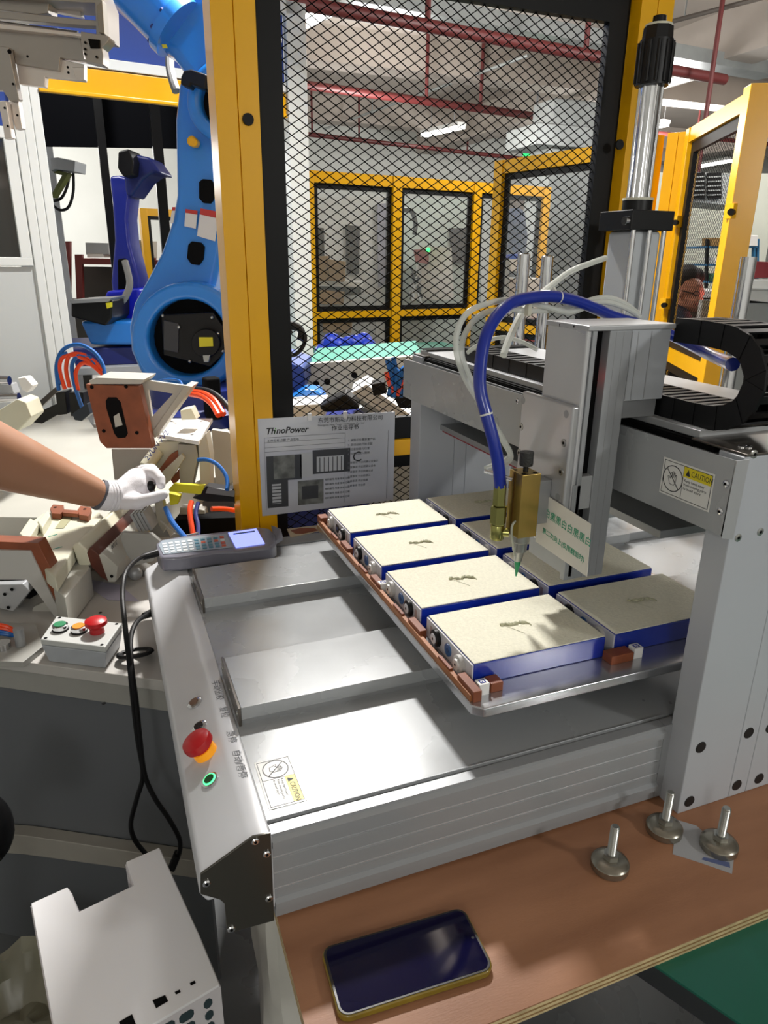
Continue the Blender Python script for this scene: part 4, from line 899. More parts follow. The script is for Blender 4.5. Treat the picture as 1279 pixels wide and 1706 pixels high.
# nylon nest
ny = thing('nylon_nest', 'cream nylon nest block with green pen marks and brown clips', 'fixture block', az(90, 900, -.15))
np_ = [az(u, v, -.115) for u, v in ((28, 905), (38, 880), (70, 855), (160, 846), (172, 860), (128, 905), (92, 962), (60, 935))]
MB().prism(np_, (0, 0, -.034)).build('nest_block', NYLON, ny, bevel=.004, seg=3)
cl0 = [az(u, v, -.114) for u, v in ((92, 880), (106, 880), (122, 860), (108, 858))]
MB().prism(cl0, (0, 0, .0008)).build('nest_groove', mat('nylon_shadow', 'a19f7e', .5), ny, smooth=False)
for q in ([(83, 847), (88, 840), (106, 841), (105, 851), (100, 856), (86, 855)], [(129, 849), (134, 842), (152, 845), (150, 856), (146, 860), (131, 857)], [(104, 848), (131, 850), (130, 856), (104, 854)]):
    MB().prism([az(u, v, -.100) for u, v in q], (0, 0, -.0145 if q[0][0] != 104 else -.010)).build('brown_clip', BROWN, ny, bevel=.0015)
for u, v in ((92, 845), (141, 848)): p = az(u, v, -.0995); MB().cyl(p, p + V(0, 0, .0004), .004, n=10).build('bore', BLACKM, ny)
for u, v in ((80, 894), (136, 862), (58, 884), (88, 915)):
    p = az(u, v, -.1146); MB().bar(p, p + V(.018, .008, 0), .0025, .0006).build('pen_mark', mat('pen_green', '3aa08a', .6), ny, smooth=False)
for q in ([(32, 888), (50, 862), (64, 872), (46, 900)], [(62, 868), (80, 848), (84, 858), (70, 880)]):
    MB().prism([az(u, v, -.095) for u, v in q], (0, 0, -.0205)).build('nest_lug', NYLON, ny, bevel=.003)
# white rail under the nest
wr = thing('support_rail', 'white steel rail below the nylon nest, pointing towards the button box', 'rail', az(110, 960, ZT))
MB().prism([az(u, v, -.151) for u, v in ((88, 976), (95, 968), (128, 918), (150, 945), (108, 996))], (0, 0, -.066)).build('rail_body', TGR, wr, bevel=.002)
# bar stack: nylon, brown, white
bk = thing('bar_fixture', 'stack of cream, brown and white bars pointing at the gloved hand', 'fixture', az(160, 960, -.2))
LB_ = .30
fx(bk, [(119, 909), (131, 904), (146, 918), (152, 943), (131, 944)], 1.50, LB_, 'nylon_bar', NYLON, .004, (150, 920), dirF)
fx(bk, [(144, 921), (150, 912), (166, 926), (180, 969), (168, 962), (152, 945)], 1.50, LB_, 'brown_bar', mat('dark_bakelite', '5c2c1e', .5, noise=.2, nscale=20), .002, (150, 920), dirF)
fx(bk, [(164, 925), (170, 921), (196, 944), (192, 970), (180, 970)], 1.50, LB_ * .8, 'white_bar', TGR, .002, (150, 920), dirF)
fx(bk, [(200, 897), (204, 887), (252, 890), (268, 903), (262, 910), (256, 935), (225, 942), (211, 925)], 1.55, .012, 'angle_plate', TGD, .0015, (150, 920))
fx(bk, [(168, 955), (215, 940), (250, 955), (222, 997), (190, 985)], 1.60, .04, 'under_clamp', mat('clamp_grey', '8a8883', .4, .4), .003, (150, 920))
p = pp_([(225, 955)], 1.57, (150, 920))[0]; MB().ball(p, .016, 12, 8).build('clamp_knob', ALUD, bk)
p = pp_([(186, 960)], 1.498, (150, 920))[0]; MB().cyl(p, p - FN * .001, .0035, n=10).build('bore', BLACKM, bk)
p = pp_([(178, 925)], 1.495, (150, 920))[0]; text('numbers', '7100', .016, p + dirF * .06, -dirF, V(0, 0, 1), INK, bk)
for k in range(4): fx(bk, [(216 + k * 6, 858 - k), (220 + k * 6, 856 - k), (236 + k * 6, 885 - k), (232 + k * 6, 888 - k)], 1.62, .05, 'fin', ALU, .0005, (150, 920))
pr_ = [az(u, v, ZT + .0004) for u, v in ((140, 985), (150, 968), (228, 1000), (260, 1030), (245, 1042), (160, 1005))]
tag(MB().prism([az(u, v, ZT + .0004) for u, v in ((148, 978), (152, 966), (200, 975), (232, 1002), (180, 1000))], (0, 0, .0008)).build('cloth', mat('lilac_cloth', 'a7a3b4', .8), None, smooth=False), 'thin lilac grey sheet lying between rail and clamp', 'sheet')

# big brown plate with slot on a white bracket
bp = thing('tilted_bracket', 'white triangular bracket carrying a brown slotted plate', 'bracket', az(210, 800, -.15))
bq_ = (200, 700)
fx(bp, [(142, 640), (231, 643), (254, 747), (177, 747), (166, 736)], 1.62, .028, 'brown_plate', BROWN, .002, bq_)
fx(bp, [(148, 634), (160, 629), (240, 632), (234, 640), (150, 640)], 1.61, .09, 'top_plate', TGR, .0015, bq_)
sl = [(176, 668), (180, 662), (194, 662), (201, 670), (213, 722), (209, 729), (196, 730), (190, 722), (177, 680)]
fx(bp, sl, 1.6195, .0008, 'slot', BLACKM, 0, bq_)
fx(bp, [(189, 694), (198, 688), (204, 708), (192, 712)], 1.6188, .001, 'slot_light', TGR, 0, bq_)
for u, v in ((153, 645), (210, 644), (173, 718), (228, 721)): p = pp_([(u, v)], 1.6195, bq_)[0]; MB().cyl(p, p - FN * .0008, .0042, n=12).build('bore', BLACKM, bp)
def frame(root, outer, inner, d, depth, nm, m, base):
    o = pp_(outer, d, base); i = pp_(inner, d, base); n = len(o); mb = MB(); w_ = FN * depth
    vs = o + i + [p + w_ for p in o] + [p + w_ for p in i]; fs = []
    for k in range(n):
        j = (k + 1) % n; fs += [(k, j, n + j, n + k), (k, 2 * n + k, 2 * n + j, j), (n + k, n + j, 3 * n + j, 3 * n + k), (2 * n + k, 3 * n + k, 3 * n + j, 2 * n + j)]
    return mb.add(vs, fs).build(nm, m, root, bevel=.001)
frame(bp, [(233, 632), (319, 644), (256, 728)], [(246, 649), (288, 656), (253, 694)], 1.66, .012, 'gusset', TGR, bq_)
MB().prism(pp_([(308, 642), (320, 644), (258, 730), (252, 722)], 1.655, bq_), FN * .06).build('gusset_flange', TGR, bp, bevel=.001)
fx(bp, [(185, 748), (250, 748), (262, 760), (232, 800), (190, 800)], 1.68, .05, 'bracket_foot', TGD, .002, bq_)
# fixture column right of the bracket, with bored plate
fc = thing('fixture_column', 'fixture column with bored white top plate, beside the yellow post', 'fixture', az(320, 840, -.15))
tpl = [az(u, v, .06) for u, v in ((261, 723), (283, 697), (354, 697), (331, 735))]
MB().prism(tpl, (0, 0, -.010)).build('bored_plate', WHITE, fc, bevel=.0012)
for u, v in ((285, 702), (335, 702), (270, 720), (320, 724), (278, 711)): p = az(u, v, .0601); MB().cyl(p, p + V(0, 0, .0004), .0045 if u != 278 else .002, n=12).build('bore', BLACKM, fc)
for px, d_, dp_, nm, m in (([(296, 740), (326, 742), (330, 760), (318, 818), (300, 815)], 1.72, .03, 'column_web', TGD), ([(330, 738), (343, 722), (350, 760), (350, 812), (334, 816)], 1.72, .04, 'column_flange', TGR),
        ([(352, 716), (380, 720), (396, 735), (400, 800), (360, 812)], 1.95, .02, 'side_panel', mat('fixture_mid', 'b4b3ae', .42)), ([(300, 684), (318, 680), (327, 699), (302, 700)], 1.80, .04, 'nylon_stop', NYLON),
        ([(262, 738), (312, 734), (300, 752), (268, 800), (255, 800), (240, 786)], 1.74, .03, 'nylon_roll_bed', NYLON), ([(283, 758), (296, 751), (298, 762), (268, 792), (262, 786)], 1.72, .02, 'brown_strip', BROWN),
        ([(266, 790), (302, 756), (308, 762), (284, 800), (270, 812)], 1.71, .02, 'white_angle', TGR), ([(284, 800), (302, 776), (306, 790), (290, 808)], 1.725, .03, 'brown_strip', BROWN),
        ([(281, 815), (289, 806), (341, 809), (335, 824), (282, 819)], 1.62, .012, 'yellow_bar', mat('yellow_lemon', 'd9d21f', .4)), ([(334, 823), (343, 810), (395, 817), (397, 846), (388, 836), (345, 836), (320, 830)], 1.62, .03, 'black_clamp', BLACK),
        ([(346, 812), (392, 818), (390, 828), (342, 822)], 1.612, .004, 'clamp_cover', mat('clamp_cover', '77797c', .4)), ([(281, 822), (300, 826), (296, 840), (283, 842)], 1.63, .02, 'yellow_foot', mat('yellow_lemon', 'd9d21f', .4)),
        ([(257, 838), (270, 832), (280, 870), (272, 888), (262, 870)], 1.60, .02, 'hinge_plate', mat('hinge', 'b8b3a2', .35, .5)), ([(226, 862), (262, 852), (284, 895), (240, 893)], 1.66, .06, 'lower_block', TGD),
        ([(290, 866), (395, 862), (396, 884), (300, 900)], 1.80, .05, 'lower_dark', BLACKM), ([(300, 845), (340, 850), (345, 870), (298, 866)], 1.84, .03, 'lower_white', TGR)):
    fx(fc, px, d_, dp_, nm, m, .001, (300, 780))
p = pp_([(250, 768)], 1.71, (300, 780))[0]; p2 = pp_([(262, 752)], 1.73, (300, 780))[0]
MB().cyl(p + (p - p2) * .6, p2, .016, n=20).build('nylon_roll', NYLON, fc)
text('pen_writing', '2VUN 7V2', .02, p - FN * .018 + V(0, 0, .004), (p2 - p), V(0, 0, 1), mat('pen_blue', '2a45a8', .6), fc)
BT = mat('blue_tube', '1560b0', .35); OT = mat('orange_tube', 'e8481a', .35)
def tubes(name, label, px, r, m, ds):
    pts = [ad(u, v, ds[0] + (ds[1] - ds[0]) * i / (len(px) - 1)) for i, (u, v) in enumerate(px)]
    return tag(MB().tube(pts, r, 10).build(name, m), label, 'tube')
tubes('air_tube', 'blue air tube looping right of the fixture column', [(330, 766), (345, 766), (362, 774), (375, 790), (379, 805), (378, 816)], .0048, BT, (1.66, 1.6))
tubes('air_tube', 'short orange tube below the black clamp, before the post', [(319, 836), (316, 850), (318, 870), (322, 892)], .006, OT, (1.6, 1.55))
tubes('air_tube', 'blue tube slanting down towards the handheld pendant', [(276, 846), (286, 868), (300, 886), (312, 900)], .006, BT, (1.58, 1.5))
tubes('air_tube', 'short orange tube entering behind the yellow post', [(352, 848), (375, 848), (398, 852)], .006, OT, (1.7, 1.75))
tubes('sensor_wire', 'thin grey wire hanging beside the slanting blue tube', [(268, 868), (285, 882), (305, 892), (330, 888)], .002, mat('wire_grey', 'a8a39a', .5), (1.58, 1.5))
tubes('air_tube', 'dark blue tube beside the short orange tube under the clamp', [(330, 838), (326, 856), (330, 875), (330, 893)], .005, BLUEDK, (1.62, 1.55))
for i, (px, m, l) in enumerate((([(318, 652), (340, 656), (358, 668), (372, 690)], OT, 'upper orange cable hose arching towards the yellow post'), ([(316, 656), (335, 660), (352, 672), (364, 692)], OT, 'lower orange cable hose arching towards the yellow post'),
        ([(322, 648), (348, 652), (368, 665), (385, 684)], RUBBER, 'black cable hose above the two orange hoses by the post'), ([(255, 640), (275, 632), (298, 634), (304, 645)], BT, 'thin blue tube behind the white triangular bracket'))):
    tubes('cable_hose', l, px, .008 if m is not BT else .003, m, (1.95, 1.85))
# valve manifold with looping tubes
vm = thing('valve_manifold', 'black air valve manifold with blue and orange looping tubes', 'manifold', az(120, 690, -.15))
for px, d_, dp_, m in (([(92, 655), (108, 652), (112, 690), (96, 692)], 2.10, .05, BLACK), ([(114, 654), (138, 654), (140, 690), (118, 694)], 2.10, .05, BLACK), ([(120, 690), (145, 672), (150, 690), (136, 702), (124, 700)], 2.02, .05, mat('navy', '1b2430', .4)), ([(52, 692), (96, 672), (98, 690), (70, 706), (54, 704)], 2.1, .04, BLACK)):
    fx(vm, px, d_, dp_, 'valve_block', m, .002, (120, 690))
fx(vm, [(50, 682), (92, 645), (96, 652), (56, 690)], 2.15, .02, 'rail_profile', mat('rail_dark', '4a4644', .35, .5), .001, (120, 690))
for px, m in (([(98, 650), (94, 610), (105, 583), (130, 574), (155, 585), (170, 605), (175, 628)], BT), ([(108, 648), (99, 615), (104, 596), (120, 592), (140, 598), (165, 615)], OT), ([(116, 645), (110, 615), (116, 592), (135, 590), (155, 600), (172, 618)], OT),
        ([(137, 680), (124, 640), (120, 608), (132, 592), (150, 596), (160, 608)], BT), ([(130, 650), (126, 622), (136, 606), (152, 608), (172, 625)], OT), ([(100, 640), (96, 600), (112, 588)], BT)):
    MB().tube([ad(u, v, 2.06) for u, v in px], .0058, 10).build('air_tube', m, vm)
tag(fx(None, [(-30, 700), (28, 665), (42, 670), (52, 695), (30, 718), (-30, 740)], 1.9, .08, 'nylon_block', NYLON, .004, (20, 690)), 'cream nylon block at the left edge above the forearm', 'block')
cy = thing('air_cylinder', 'small aluminium air cylinder at the left edge under the white cabinet', 'cylinder', ad(10, 670, 2.2))
p, q = ad(-30, 632, 2.2), ad(16, 634, 2.2); MB().cyl(p, q, .014, n=18).build('rod', CHROME, cy); p, q = ad(-30, 664, 2.2), ad(32, 662, 2.2); MB().cyl(p, q, .014, n=18).build('rod', CHROME, cy)
fx(cy, [(-30, 640), (18, 640), (24, 656), (22, 660), (-30, 660)], 2.22, .04, 'cylinder_body', ALU, .002, (10, 650))
fx(cy, [(28, 630), (42, 628), (55, 643), (45, 655), (36, 650)], 2.2, .04, 'glint_block', WHITE, .004, (10, 650))  # white block stands in for a bright lamp reflection beside the cylinder

# ================================================================ gripper hanging top left
gp = thing('gripper_head', 'large aluminium gripper head hanging in the top left corner', 'gripper', ad(60, 120, 1.7))
GA = mat('gripper_alu', 'a8a29c', .32, .75, noise=.08, nscale=6); GB = mat('gripper_bright', 'd8d0ca', .3, .6)
gb = (80, 100)
for px, d_, dp_, nm, m in (([(-60, -30), (160, -30), (172, 0), (174, 60), (160, 58), (158, 5), (-60, -8)], 1.66, .10, 'frame_rail', GA), ([(-60, -6), (82, -4), (80, 22), (62, 24), (-60, 10)], 1.68, .05, 'upper_block', GA),
        ([(80, 4), (132, 12), (136, 28), (84, 18)], 1.72, .02, 'bright_cylinder', GB), ([(-60, 12), (160, 34), (162, 44), (-60, 26)], 1.66, .03, 'slide_rail', GA), ([(-60, 32), (140, 56), (133, 60), (-60, 42)], 1.66, .04, 'guide_rod_bed', GB),
        ([(-60, 42), (133, 62), (140, 98), (172, 108), (100, 96), (98, 118), (25, 106), (12, 80), (-60, 76)], 1.68, .025, 'main_plate', GA), ([(27, 106), (100, 117), (100, 98), (140, 107), (140, 135), (75, 128), (74, 145), (32, 140)], 1.69, .02, 'lower_plate', GB),
        ([(134, 52), (182, 60), (181, 68), (170, 80), (172, 92), (171, 108), (144, 102), (135, 74)], 1.64, .04, 'clamp_block', GA), ([(146, 64), (166, 66), (166, 80), (150, 80)], 1.636, .004, 'clamp_recess', BLACKM), ([(-10, 76), (14, 78), (32, 166), (16, 168), (4, 150), (-10, 150)], 1.66, .02, 'finger_carrier', GA),
        ([(-4, 168), (10, 168), (20, 230), (8, 232), (2, 195)], 1.66, .02, 'finger', GB), ([(12, 168), (30, 168), (37, 214), (26, 216), (18, 190)], 1.68, .02, 'finger', GB), ([(120, 112), (140, 112), (140, 133), (126, 132)], 1.68, .02, 'small_gripper', GB),
        ([(160, 10), (170, 0), (174, 56), (164, 54)], 1.64, .03, 'end_plate', mat('gripper_grey', '8e8a82', .4, .5))):
    fx(gp, px, d_, dp_, nm, m, .0015, gb)
for u, v in ((16, 86), (46, 94), (22, 140), (8, 180), (13, 210), (29, 192), (113, 112), (114, 121), (142, 71), (142, 82), (142, 90), (161, 95)):
    p = pp_([(u, v)], 1.655 if u < 130 else 1.638, gb)[0]; MB().cyl(p, p - FN * .001, .005 if u == 16 else .0028, n=10).build('bore', BLACKM, gp)
p = ad(0, 45, 1.64); q = ad(130, 58, 1.66); MB().cyl(ad(-60, 34, 1.64), q, .008, n=14).build('guide_rod', CHROME, gp)
q = ad(60, -60, 1.85); MB().cyl(ad(60, 0, 1.8), V(q.x, q.y, HZ), .05, n=20).build('drop_column', BLUE, gp)

# ================================================================ handheld pendant and its cables
hp_ = thing('handheld_pendant', 'grey handheld controller in plastic wrap with lit blue screen, on the console corner', 'controller', az(350, 920, -.0985))
HG = mat('pendant_grey', '777784', .28, coat=.5, noise=.1, nscale=20, bump=.15, bscale=40); HT = mat('pendant_key_plate', '9aa6b0', .25, coat=.5)
ztp = -.066
hpq = [(259, 906), (266, 899), (300, 893), (380, 884), (428, 877), (450, 880), (459, 890), (460, 905), (452, 911), (400, 918), (360, 919), (300, 928), (268, 929), (261, 920)]
MB().prism([az(u, v, ztp) for u, v in hpq], (0, 0, -.030)).build('pendant_body', HG, hp_, bevel=.006, seg=4)
def on_top(q, nm, m, k=.0006, h=.0008, par=None): return MB().prism([az(u, v, ztp + k) for u, v in q], (0, 0, h)).build(nm, m, par or hp_, smooth=False)
on_top([(264, 908), (270, 901), (376, 889), (388, 912), (272, 924)], 'key_plate', HT)
scq = on_top([(380, 888), (427, 881), (441, 906), (393, 913)], 'screen', mat('screen_lit', 'a9b4ff', .3, emit='8f9cff', estr=1.1), .0008, .0012)
on_top([(388, 889), (424, 884), (425, 886), (389, 891)], 'screen_line', mat('screen_text', '3c6f9a', .4), .0022, .0003, scq)
kr = mat('key_red', 'c4553c', .4); kw = mat('key_white', 'd5dadd', .4); kb = mat('key_blue', '4b7f94', .4)
for r_ in range(4):
    for c_ in range(10):
        u = 270 + c_ * 10.6 + r_ * 1.2; v = 905.5 + r_ * 4.6 - c_ * 1.25
        m = kr if (r_, c_) in ((0, 9), (1, 8), (2, 9), (1, 6), (3, 9)) else (kb if 5 <= c_ <= 8 else kw)
        on_top([(u, v), (u + 7, v - .8), (u + 7.6, v + 1.8), (u + .6, v + 2.6)], 'key', m, .0014, .0012)
B(0, 0, 0, 0, 0, 0) if False else None
on_top([(452, 881), (468, 887), (471, 900), (458, 908)], 'wrap_end', HG, -.012, .008)
on_top([(345, 930), (360, 929), (362, 936), (346, 937)], 'yellow_label', mat('label_yellow', 'd6cc1e', .4), -.0320, .0006)
def cable(name, label, pts, r=.0042): return tag(MB().tube(pts, r, 10).build(name, RUBBER), label, 'cable')
HV = V(-.392, .40, 0)
def hv(u, v, k=0): return hit(u, v, HV + FN * k, FN)
pl1 = ad(262, 921, 1.335)
cable('pendant_cable', 'black cable from the pendant, hanging to the floor in front of the table', [pl1, ad(245, 925, 1.32), ad(226, 934, 1.27), ad(209, 955, 1.2), ad(204, 990, 1.16), hv(208, 1040), hv(215, 1100), hv(222, 1170), hv(229, 1230), hv(238, 1290), hv(228, 1330), hv(218, 1372), hv(225, 1400), hv(245, 1425, .02)])
cable('console_cable', 'black cable from the console side, hanging beside the pendant cable', [ad(262, 1019, 1.33), ad(246, 1024, 1.28), ad(228, 1036, 1.22), ad(218, 1062, 1.18), hv(219, 1110), hv(227, 1170), hv(233, 1230), hv(241, 1290), hv(258, 1330), hv(280, 1362), hv(298, 1395), hv(300, 1415), hv(294, 1428)])
MB().cyl(ad(262, 921, 1.33), ad(238, 928, 1.31), .0075, .006, n=14).build('plug', BLACK, hp_)
pg = thing('cable_plug', 'black plug on the console side with its cable', 'plug', ad(255, 1019, 1.31)); MB().cyl(ad(266, 1016, 1.33), ad(240, 1026, 1.27), .009, .006, n=14).build('plug_body', BLACK, pg)
pg = thing('cable_plug', 'black plug at the loose end of the hanging cable', 'plug', hv(292, 1435)); MB().bar(hv(296, 1422), hv(286, 1446), .018, .014).build('plug_body', BLACK, pg, bevel=.003)
cb2 = thing('cable_coil', 'small coil of black cable tied up on the white table', 'cable', az(225, 1085, ZT))
pts = []
for k in range(40):
    a = k * .95; c = az(225, 1088, ZT + .008 + (k % 7) * .0018); pts.append(c + V(.030 * math.cos(a) * (1 - .2 * (k % 3) / 2), .013 * math.sin(a), 0))
MB().tube(pts, .0035, 8, 4).build('coil', RUBBER, cb2)
# hanging instruction sheet
sh = thing('instruction_sheet', 'laminated instruction sheet hanging on the wire mesh', 'sheet', (.06, .835, -.07))
YS = .838
s_ = [ay(u, v, YS) for u, v in ((429, 698), (658, 686), (655, 833), (437, 860))]
MB().prism([s_[0], s_[3], s_[2], s_[1]], (0, .0012, 0)).build('sheet', mat('laminate', 'c6cad2', .2, coat=.6, alpha=.92), sh, smooth=False)
sr = (s_[1] - s_[0]).normalized(); su = (s_[0] - s_[3]); su = (su - sr * su.dot(sr)).normalized(); SW = (s_[1] - s_[0]).length; SH = (s_[0] - s_[3]).length
SP = lambda a, b: s_[0] + sr * a * SW - su * b * SH - V(0, .0004, 0)
def sp(a0, b0, a1, b1, m, nm, k=.0): MB().prism([SP(a0, b1) - V(0, k, 0), SP(a1, b1) - V(0, k, 0), SP(a1, b0) - V(0, k, 0), SP(a0, b0) - V(0, k, 0)], (0, -.0003, 0)).build(nm, m, sh, smooth=False)
text('logo', 'Th', .0195, SP(.05, .155), sr, su, INK, sh, bold=.0004, shear=.25); text('logo', 'noPower', .0195, SP(.122, .155), sr, su, INK, sh, bold=.0004, shear=.25); text('logo', 'i', .0195, SP(.105, .155), sr, su, mat('logo_green', '4fa03a', .5), sh, bold=.0004, shear=.25)
text('heading', '东莞市新动力科技有限公司', .013, SP(.42, .07), sr, su, INK, sh); text('heading', '作业指导书', .013, SP(.52, .155), sr, su, INK, sh)
text('heading', 'Dongguan New Power Technology Co., Ltd', .0062, SP(.42, .105), sr, su, LIGHTINK, sh)
PD = mat('photo_dark', '3c3f42', .4); PM = mat('photo_mid', '80847f', .4, noise=.6, nscale=40); PLt = mat('photo_light', 'b9bdc0', .4)
sp(.05, .38, .30, .64, PD, 'photo'); sp(.10, .38, .25, .62, PM, 'photo_motif', .0004); sp(.29, .37, .38, .62, PLt, 'photo')
sp(.38, .35, .66, .60, PD, 'photo'); sp(.41, .42, .61, .58, PLt, 'photo_motif', .0004)
for k in range(6): sp(.43 + k * .032, .43, .436 + k * .032, .58, PD, 'photo_line', .0008)
sp(.05, .64, .20, .92, PD, 'photo'); sp(.085, .67, .15, .88, PLt, 'photo_motif', .0004)
for k in range(6): sp(.085, .69 + k * .035, .15, .70 + k * .035, PD, 'photo_line', .0008)
sp(.27, .66, .46, .92, PM, 'photo'); sp(.30, .72, .42, .86, PD, 'photo_motif', .0004)
for i in range(5): text('print', ['工序名称 点胶 产品型号', '1. 按图示位置放置产品', '2. 启动设备开始点胶', '3. 检查胶量与位置', '4. 完成后放入周转'][i], .0068, SP(.06 if i == 0 else .64, .235 + .048 * i), sr, su, LIGHTINK, sh)
for i in range(6): text('print', '注意事项 作业前确认设备状态'[: 13 - i], .0062, SP(.64, .52 + i * .05), sr, su, LIGHTINK, sh)
for i in range(5): text('print', '物料编号 用量 版本 日期', .0056, SP(.47, .68 + i * .05), sr, su, LIGHTINK, sh)
for b in (.19, .24, .29, .335): sp(.04, b, .62, b + .003, LIGHTINK, 'table_line')
for a in (.04, .62, .95): sp(a, .19, a + .002, .94, LIGHTINK, 'table_line')
text('logo', 'C', .034, SP(.675, .50), sr, su, INK, sh)
for a in (.41, .67): MB().bar(SP(a - .05, -.03), SP(a - .05, .04), .008, .006, up=(0, 1, 0)).build('clip', mat('clip_white', 'dcdcdc', .4), sh)
# small cardboard piece behind the tray
cbp = thing('cardboard_scrap', 'small tan cardboard scrap with brown oval beyond the tray corner', 'cardboard', az(515, 885, -.10))
MB().prism([az(u, v, -.0999) for u, v in ((478, 882), (530, 876), (538, 884), (484, 896))], (0, 0, .0016)).build('card', mat('card', 'b8ab94', .8), cbp, smooth=False)
MB().prism([az(u, v, -.0982) for u, v in ((484, 884), (500, 880), (524, 880), (530, 884), (505, 889), (492, 889))], (0, 0, .0006)).build('oval_patch', BROWN, cbp, smooth=False)
# ================================================================ lower left: white enclosure, cloth, floor items
ec = thing('electrical_enclosure', 'bright white sheet-metal enclosure with notched top and vent grid, lower left', 'enclosure', (-.44, .05, ZF))
zc_ = -.32; W_ = lambda u, v: az(u, v, zc_)
tq = [W_(u, v) for u, v in ((52, 1505), (112, 1478), (118, 1488), (131, 1519), (223, 1475), (210, 1436), (265, 1412), (313, 1518), (332, 1560), (365, 1640), (255, 1706), (150, 1765), (104, 1790))]
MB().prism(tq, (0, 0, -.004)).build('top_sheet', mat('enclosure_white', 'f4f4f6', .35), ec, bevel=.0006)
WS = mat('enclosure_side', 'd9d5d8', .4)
# side walls, kept just inside the top sheet
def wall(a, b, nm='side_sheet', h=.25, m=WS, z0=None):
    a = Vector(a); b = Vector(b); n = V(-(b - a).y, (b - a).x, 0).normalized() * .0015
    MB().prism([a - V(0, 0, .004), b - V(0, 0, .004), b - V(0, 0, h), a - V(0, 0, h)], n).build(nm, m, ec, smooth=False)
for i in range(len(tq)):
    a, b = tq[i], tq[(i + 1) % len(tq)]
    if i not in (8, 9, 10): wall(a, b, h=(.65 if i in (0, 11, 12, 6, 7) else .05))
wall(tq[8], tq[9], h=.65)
ea, eb = tq[9], W_(150, 1765); eu = (eb - ea).normalized(); nf_ = V(eu.y, -eu.x, 0)
if nf_.dot(CAM - ea) < 0: nf_ = -nf_
EPp = lambda s, z: ea + eu * s + V(0, 0, z)
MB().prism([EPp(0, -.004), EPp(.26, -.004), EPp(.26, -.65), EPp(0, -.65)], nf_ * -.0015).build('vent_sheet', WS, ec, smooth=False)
for r_ in range(3):
    for c_ in range(9):
        s = .010 + c_ * .022; z = -.012 - r_ * .019; w2 = .017 if c_ else .010
        MB().prism([EPp(s + .003, z), EPp(s + w2 - .003, z), EPp(s + w2, z - .004), EPp(s + w2, z - .010), EPp(s + w2 - .003, z - .014), EPp(s + .003, z - .014), EPp(s, z - .010), EPp(s, z - .004)], nf_ * .0006).build('vent_hole', mat('vent_dark', '2c3f44', .4), ec, smooth=False)
for q in ([(254, 1667), (275, 1658), (280, 1668), (260, 1680)], [(291, 1653), (299, 1649), (301, 1653), (293, 1657)], [(316, 1638), (324, 1634), (326, 1638), (318, 1642)], [(198, 1703), (220, 1690), (226, 1706), (205, 1720)]):
    MB().prism([az(u, v, zc_ + .0002) for u, v in q], (0, 0, .0005)).build('port', BLACKM, ec, smooth=False)
for q in ([(110, 1485), (120, 1488), (130, 1522), (122, 1526)], [(211, 1446), (216, 1449), (222, 1476), (214, 1470)]):
    MB().prism([az(u, v, zc_ - .012) for u, v in q], (0, 0, -.02)).build('inner_tab', WS, ec, smooth=False)
# wrapped support under the board corner
wl = thing('wrapped_support', 'plastic wrapped grey white support under the board corner', 'support', (-.20, .1, ZF))
rnd = random.Random(3)
base = az(420, 1600, -.42)
mb = MB(); N_ = 22; rows = 12; vs = []; fs = []
for j in range(rows):
    z = -.232 - (ZF * -1 - .235) * j / (rows - 1) * .98
    for i in range(N_):
        t = 2 * math.pi * i / N_; r = 1 + .06 * math.sin(5 * t + j * .7) + .04 * math.sin(9 * t - j)
        vs.append(V(-.185 + math.copysign(abs(math.cos(t)) ** .5, math.cos(t)) * .095 * r - .0 * j, .03 + math.copysign(abs(math.sin(t)) ** .5, math.sin(t)) * .07 * r, z))
for j in range(rows - 1):
    for i in range(N_): k = (i + 1) % N_; fs.append((j * N_ + i, j * N_ + k, (j + 1) * N_ + k, (j + 1) * N_ + i))
fs += [list(range(N_)), list(range((rows - 1) * N_, rows * N_))[::-1]]
mb.add(vs, fs).build('wrapped_body', mat('plastic_wrap', 'c4c2ba', .7, noise=.15, nscale=6, bump=.3, bscale=15), wl)
# low beam on the floor and odds and ends
ch = thing('stool', 'black round stool seat cut off by the left edge', 'stool', ad(-20, 1385, 1.0)); p = ad(-42, 1385, 1.0)
MB().ball(p, .05, 24, 14, (1, .8, 1.3)).build('seat_back', BLACK, ch); MB().tube([p, p - V(.10, .04, .08), V(p.x - .16, p.y + .12, ZF)], .015, 10).build('stem', BLACK, ch)
MB().cyl(V(p.x - .16, p.y + .12, ZF), V(p.x - .16, p.y + .12, ZF + .03), .09, n=20).build('foot_plate', BLACK, ch)
bg = thing('bin', 'waste bin with a crumpled translucent bag, bottom left corner', 'bin', az(30, 1670, -.75))
c = az(28, 1690, -.72); c.z = 0
mb = MB(); vs = []; fs = []; N_ = 36
for j, (z, r) in enumerate(((ZF, .085), (-.80, .10), (-.72, .118), (-.70, .125), (-.71, .112), (-.75, .10), (-.78, .06), (-.76, .02))):
    for i in range(N_):
        t = 2 * math.pi * i / N_; q = r * (1 + .05 * math.sin(7 * t + j) + .03 * math.sin(13 * t - 2 * j)); vs.append(V(c.x + q * math.cos(t), c.y + q * math.sin(t), z + .008 * math.sin(6 * t + j * 2)))
for j in range(7):
    for i in range(N_): k = (i + 1) % N_; fs.append((j * N_ + i, j * N_ + k, (j + 1) * N_ + k, (j + 1) * N_ + i))
fs += [list(range(N_))[::-1], list(range(7 * N_, 8 * N_))]
mb.add(vs, fs).build('bag', mat('bag_plastic', '8c8a78', .35, bump=.4, bscale=30), bg)

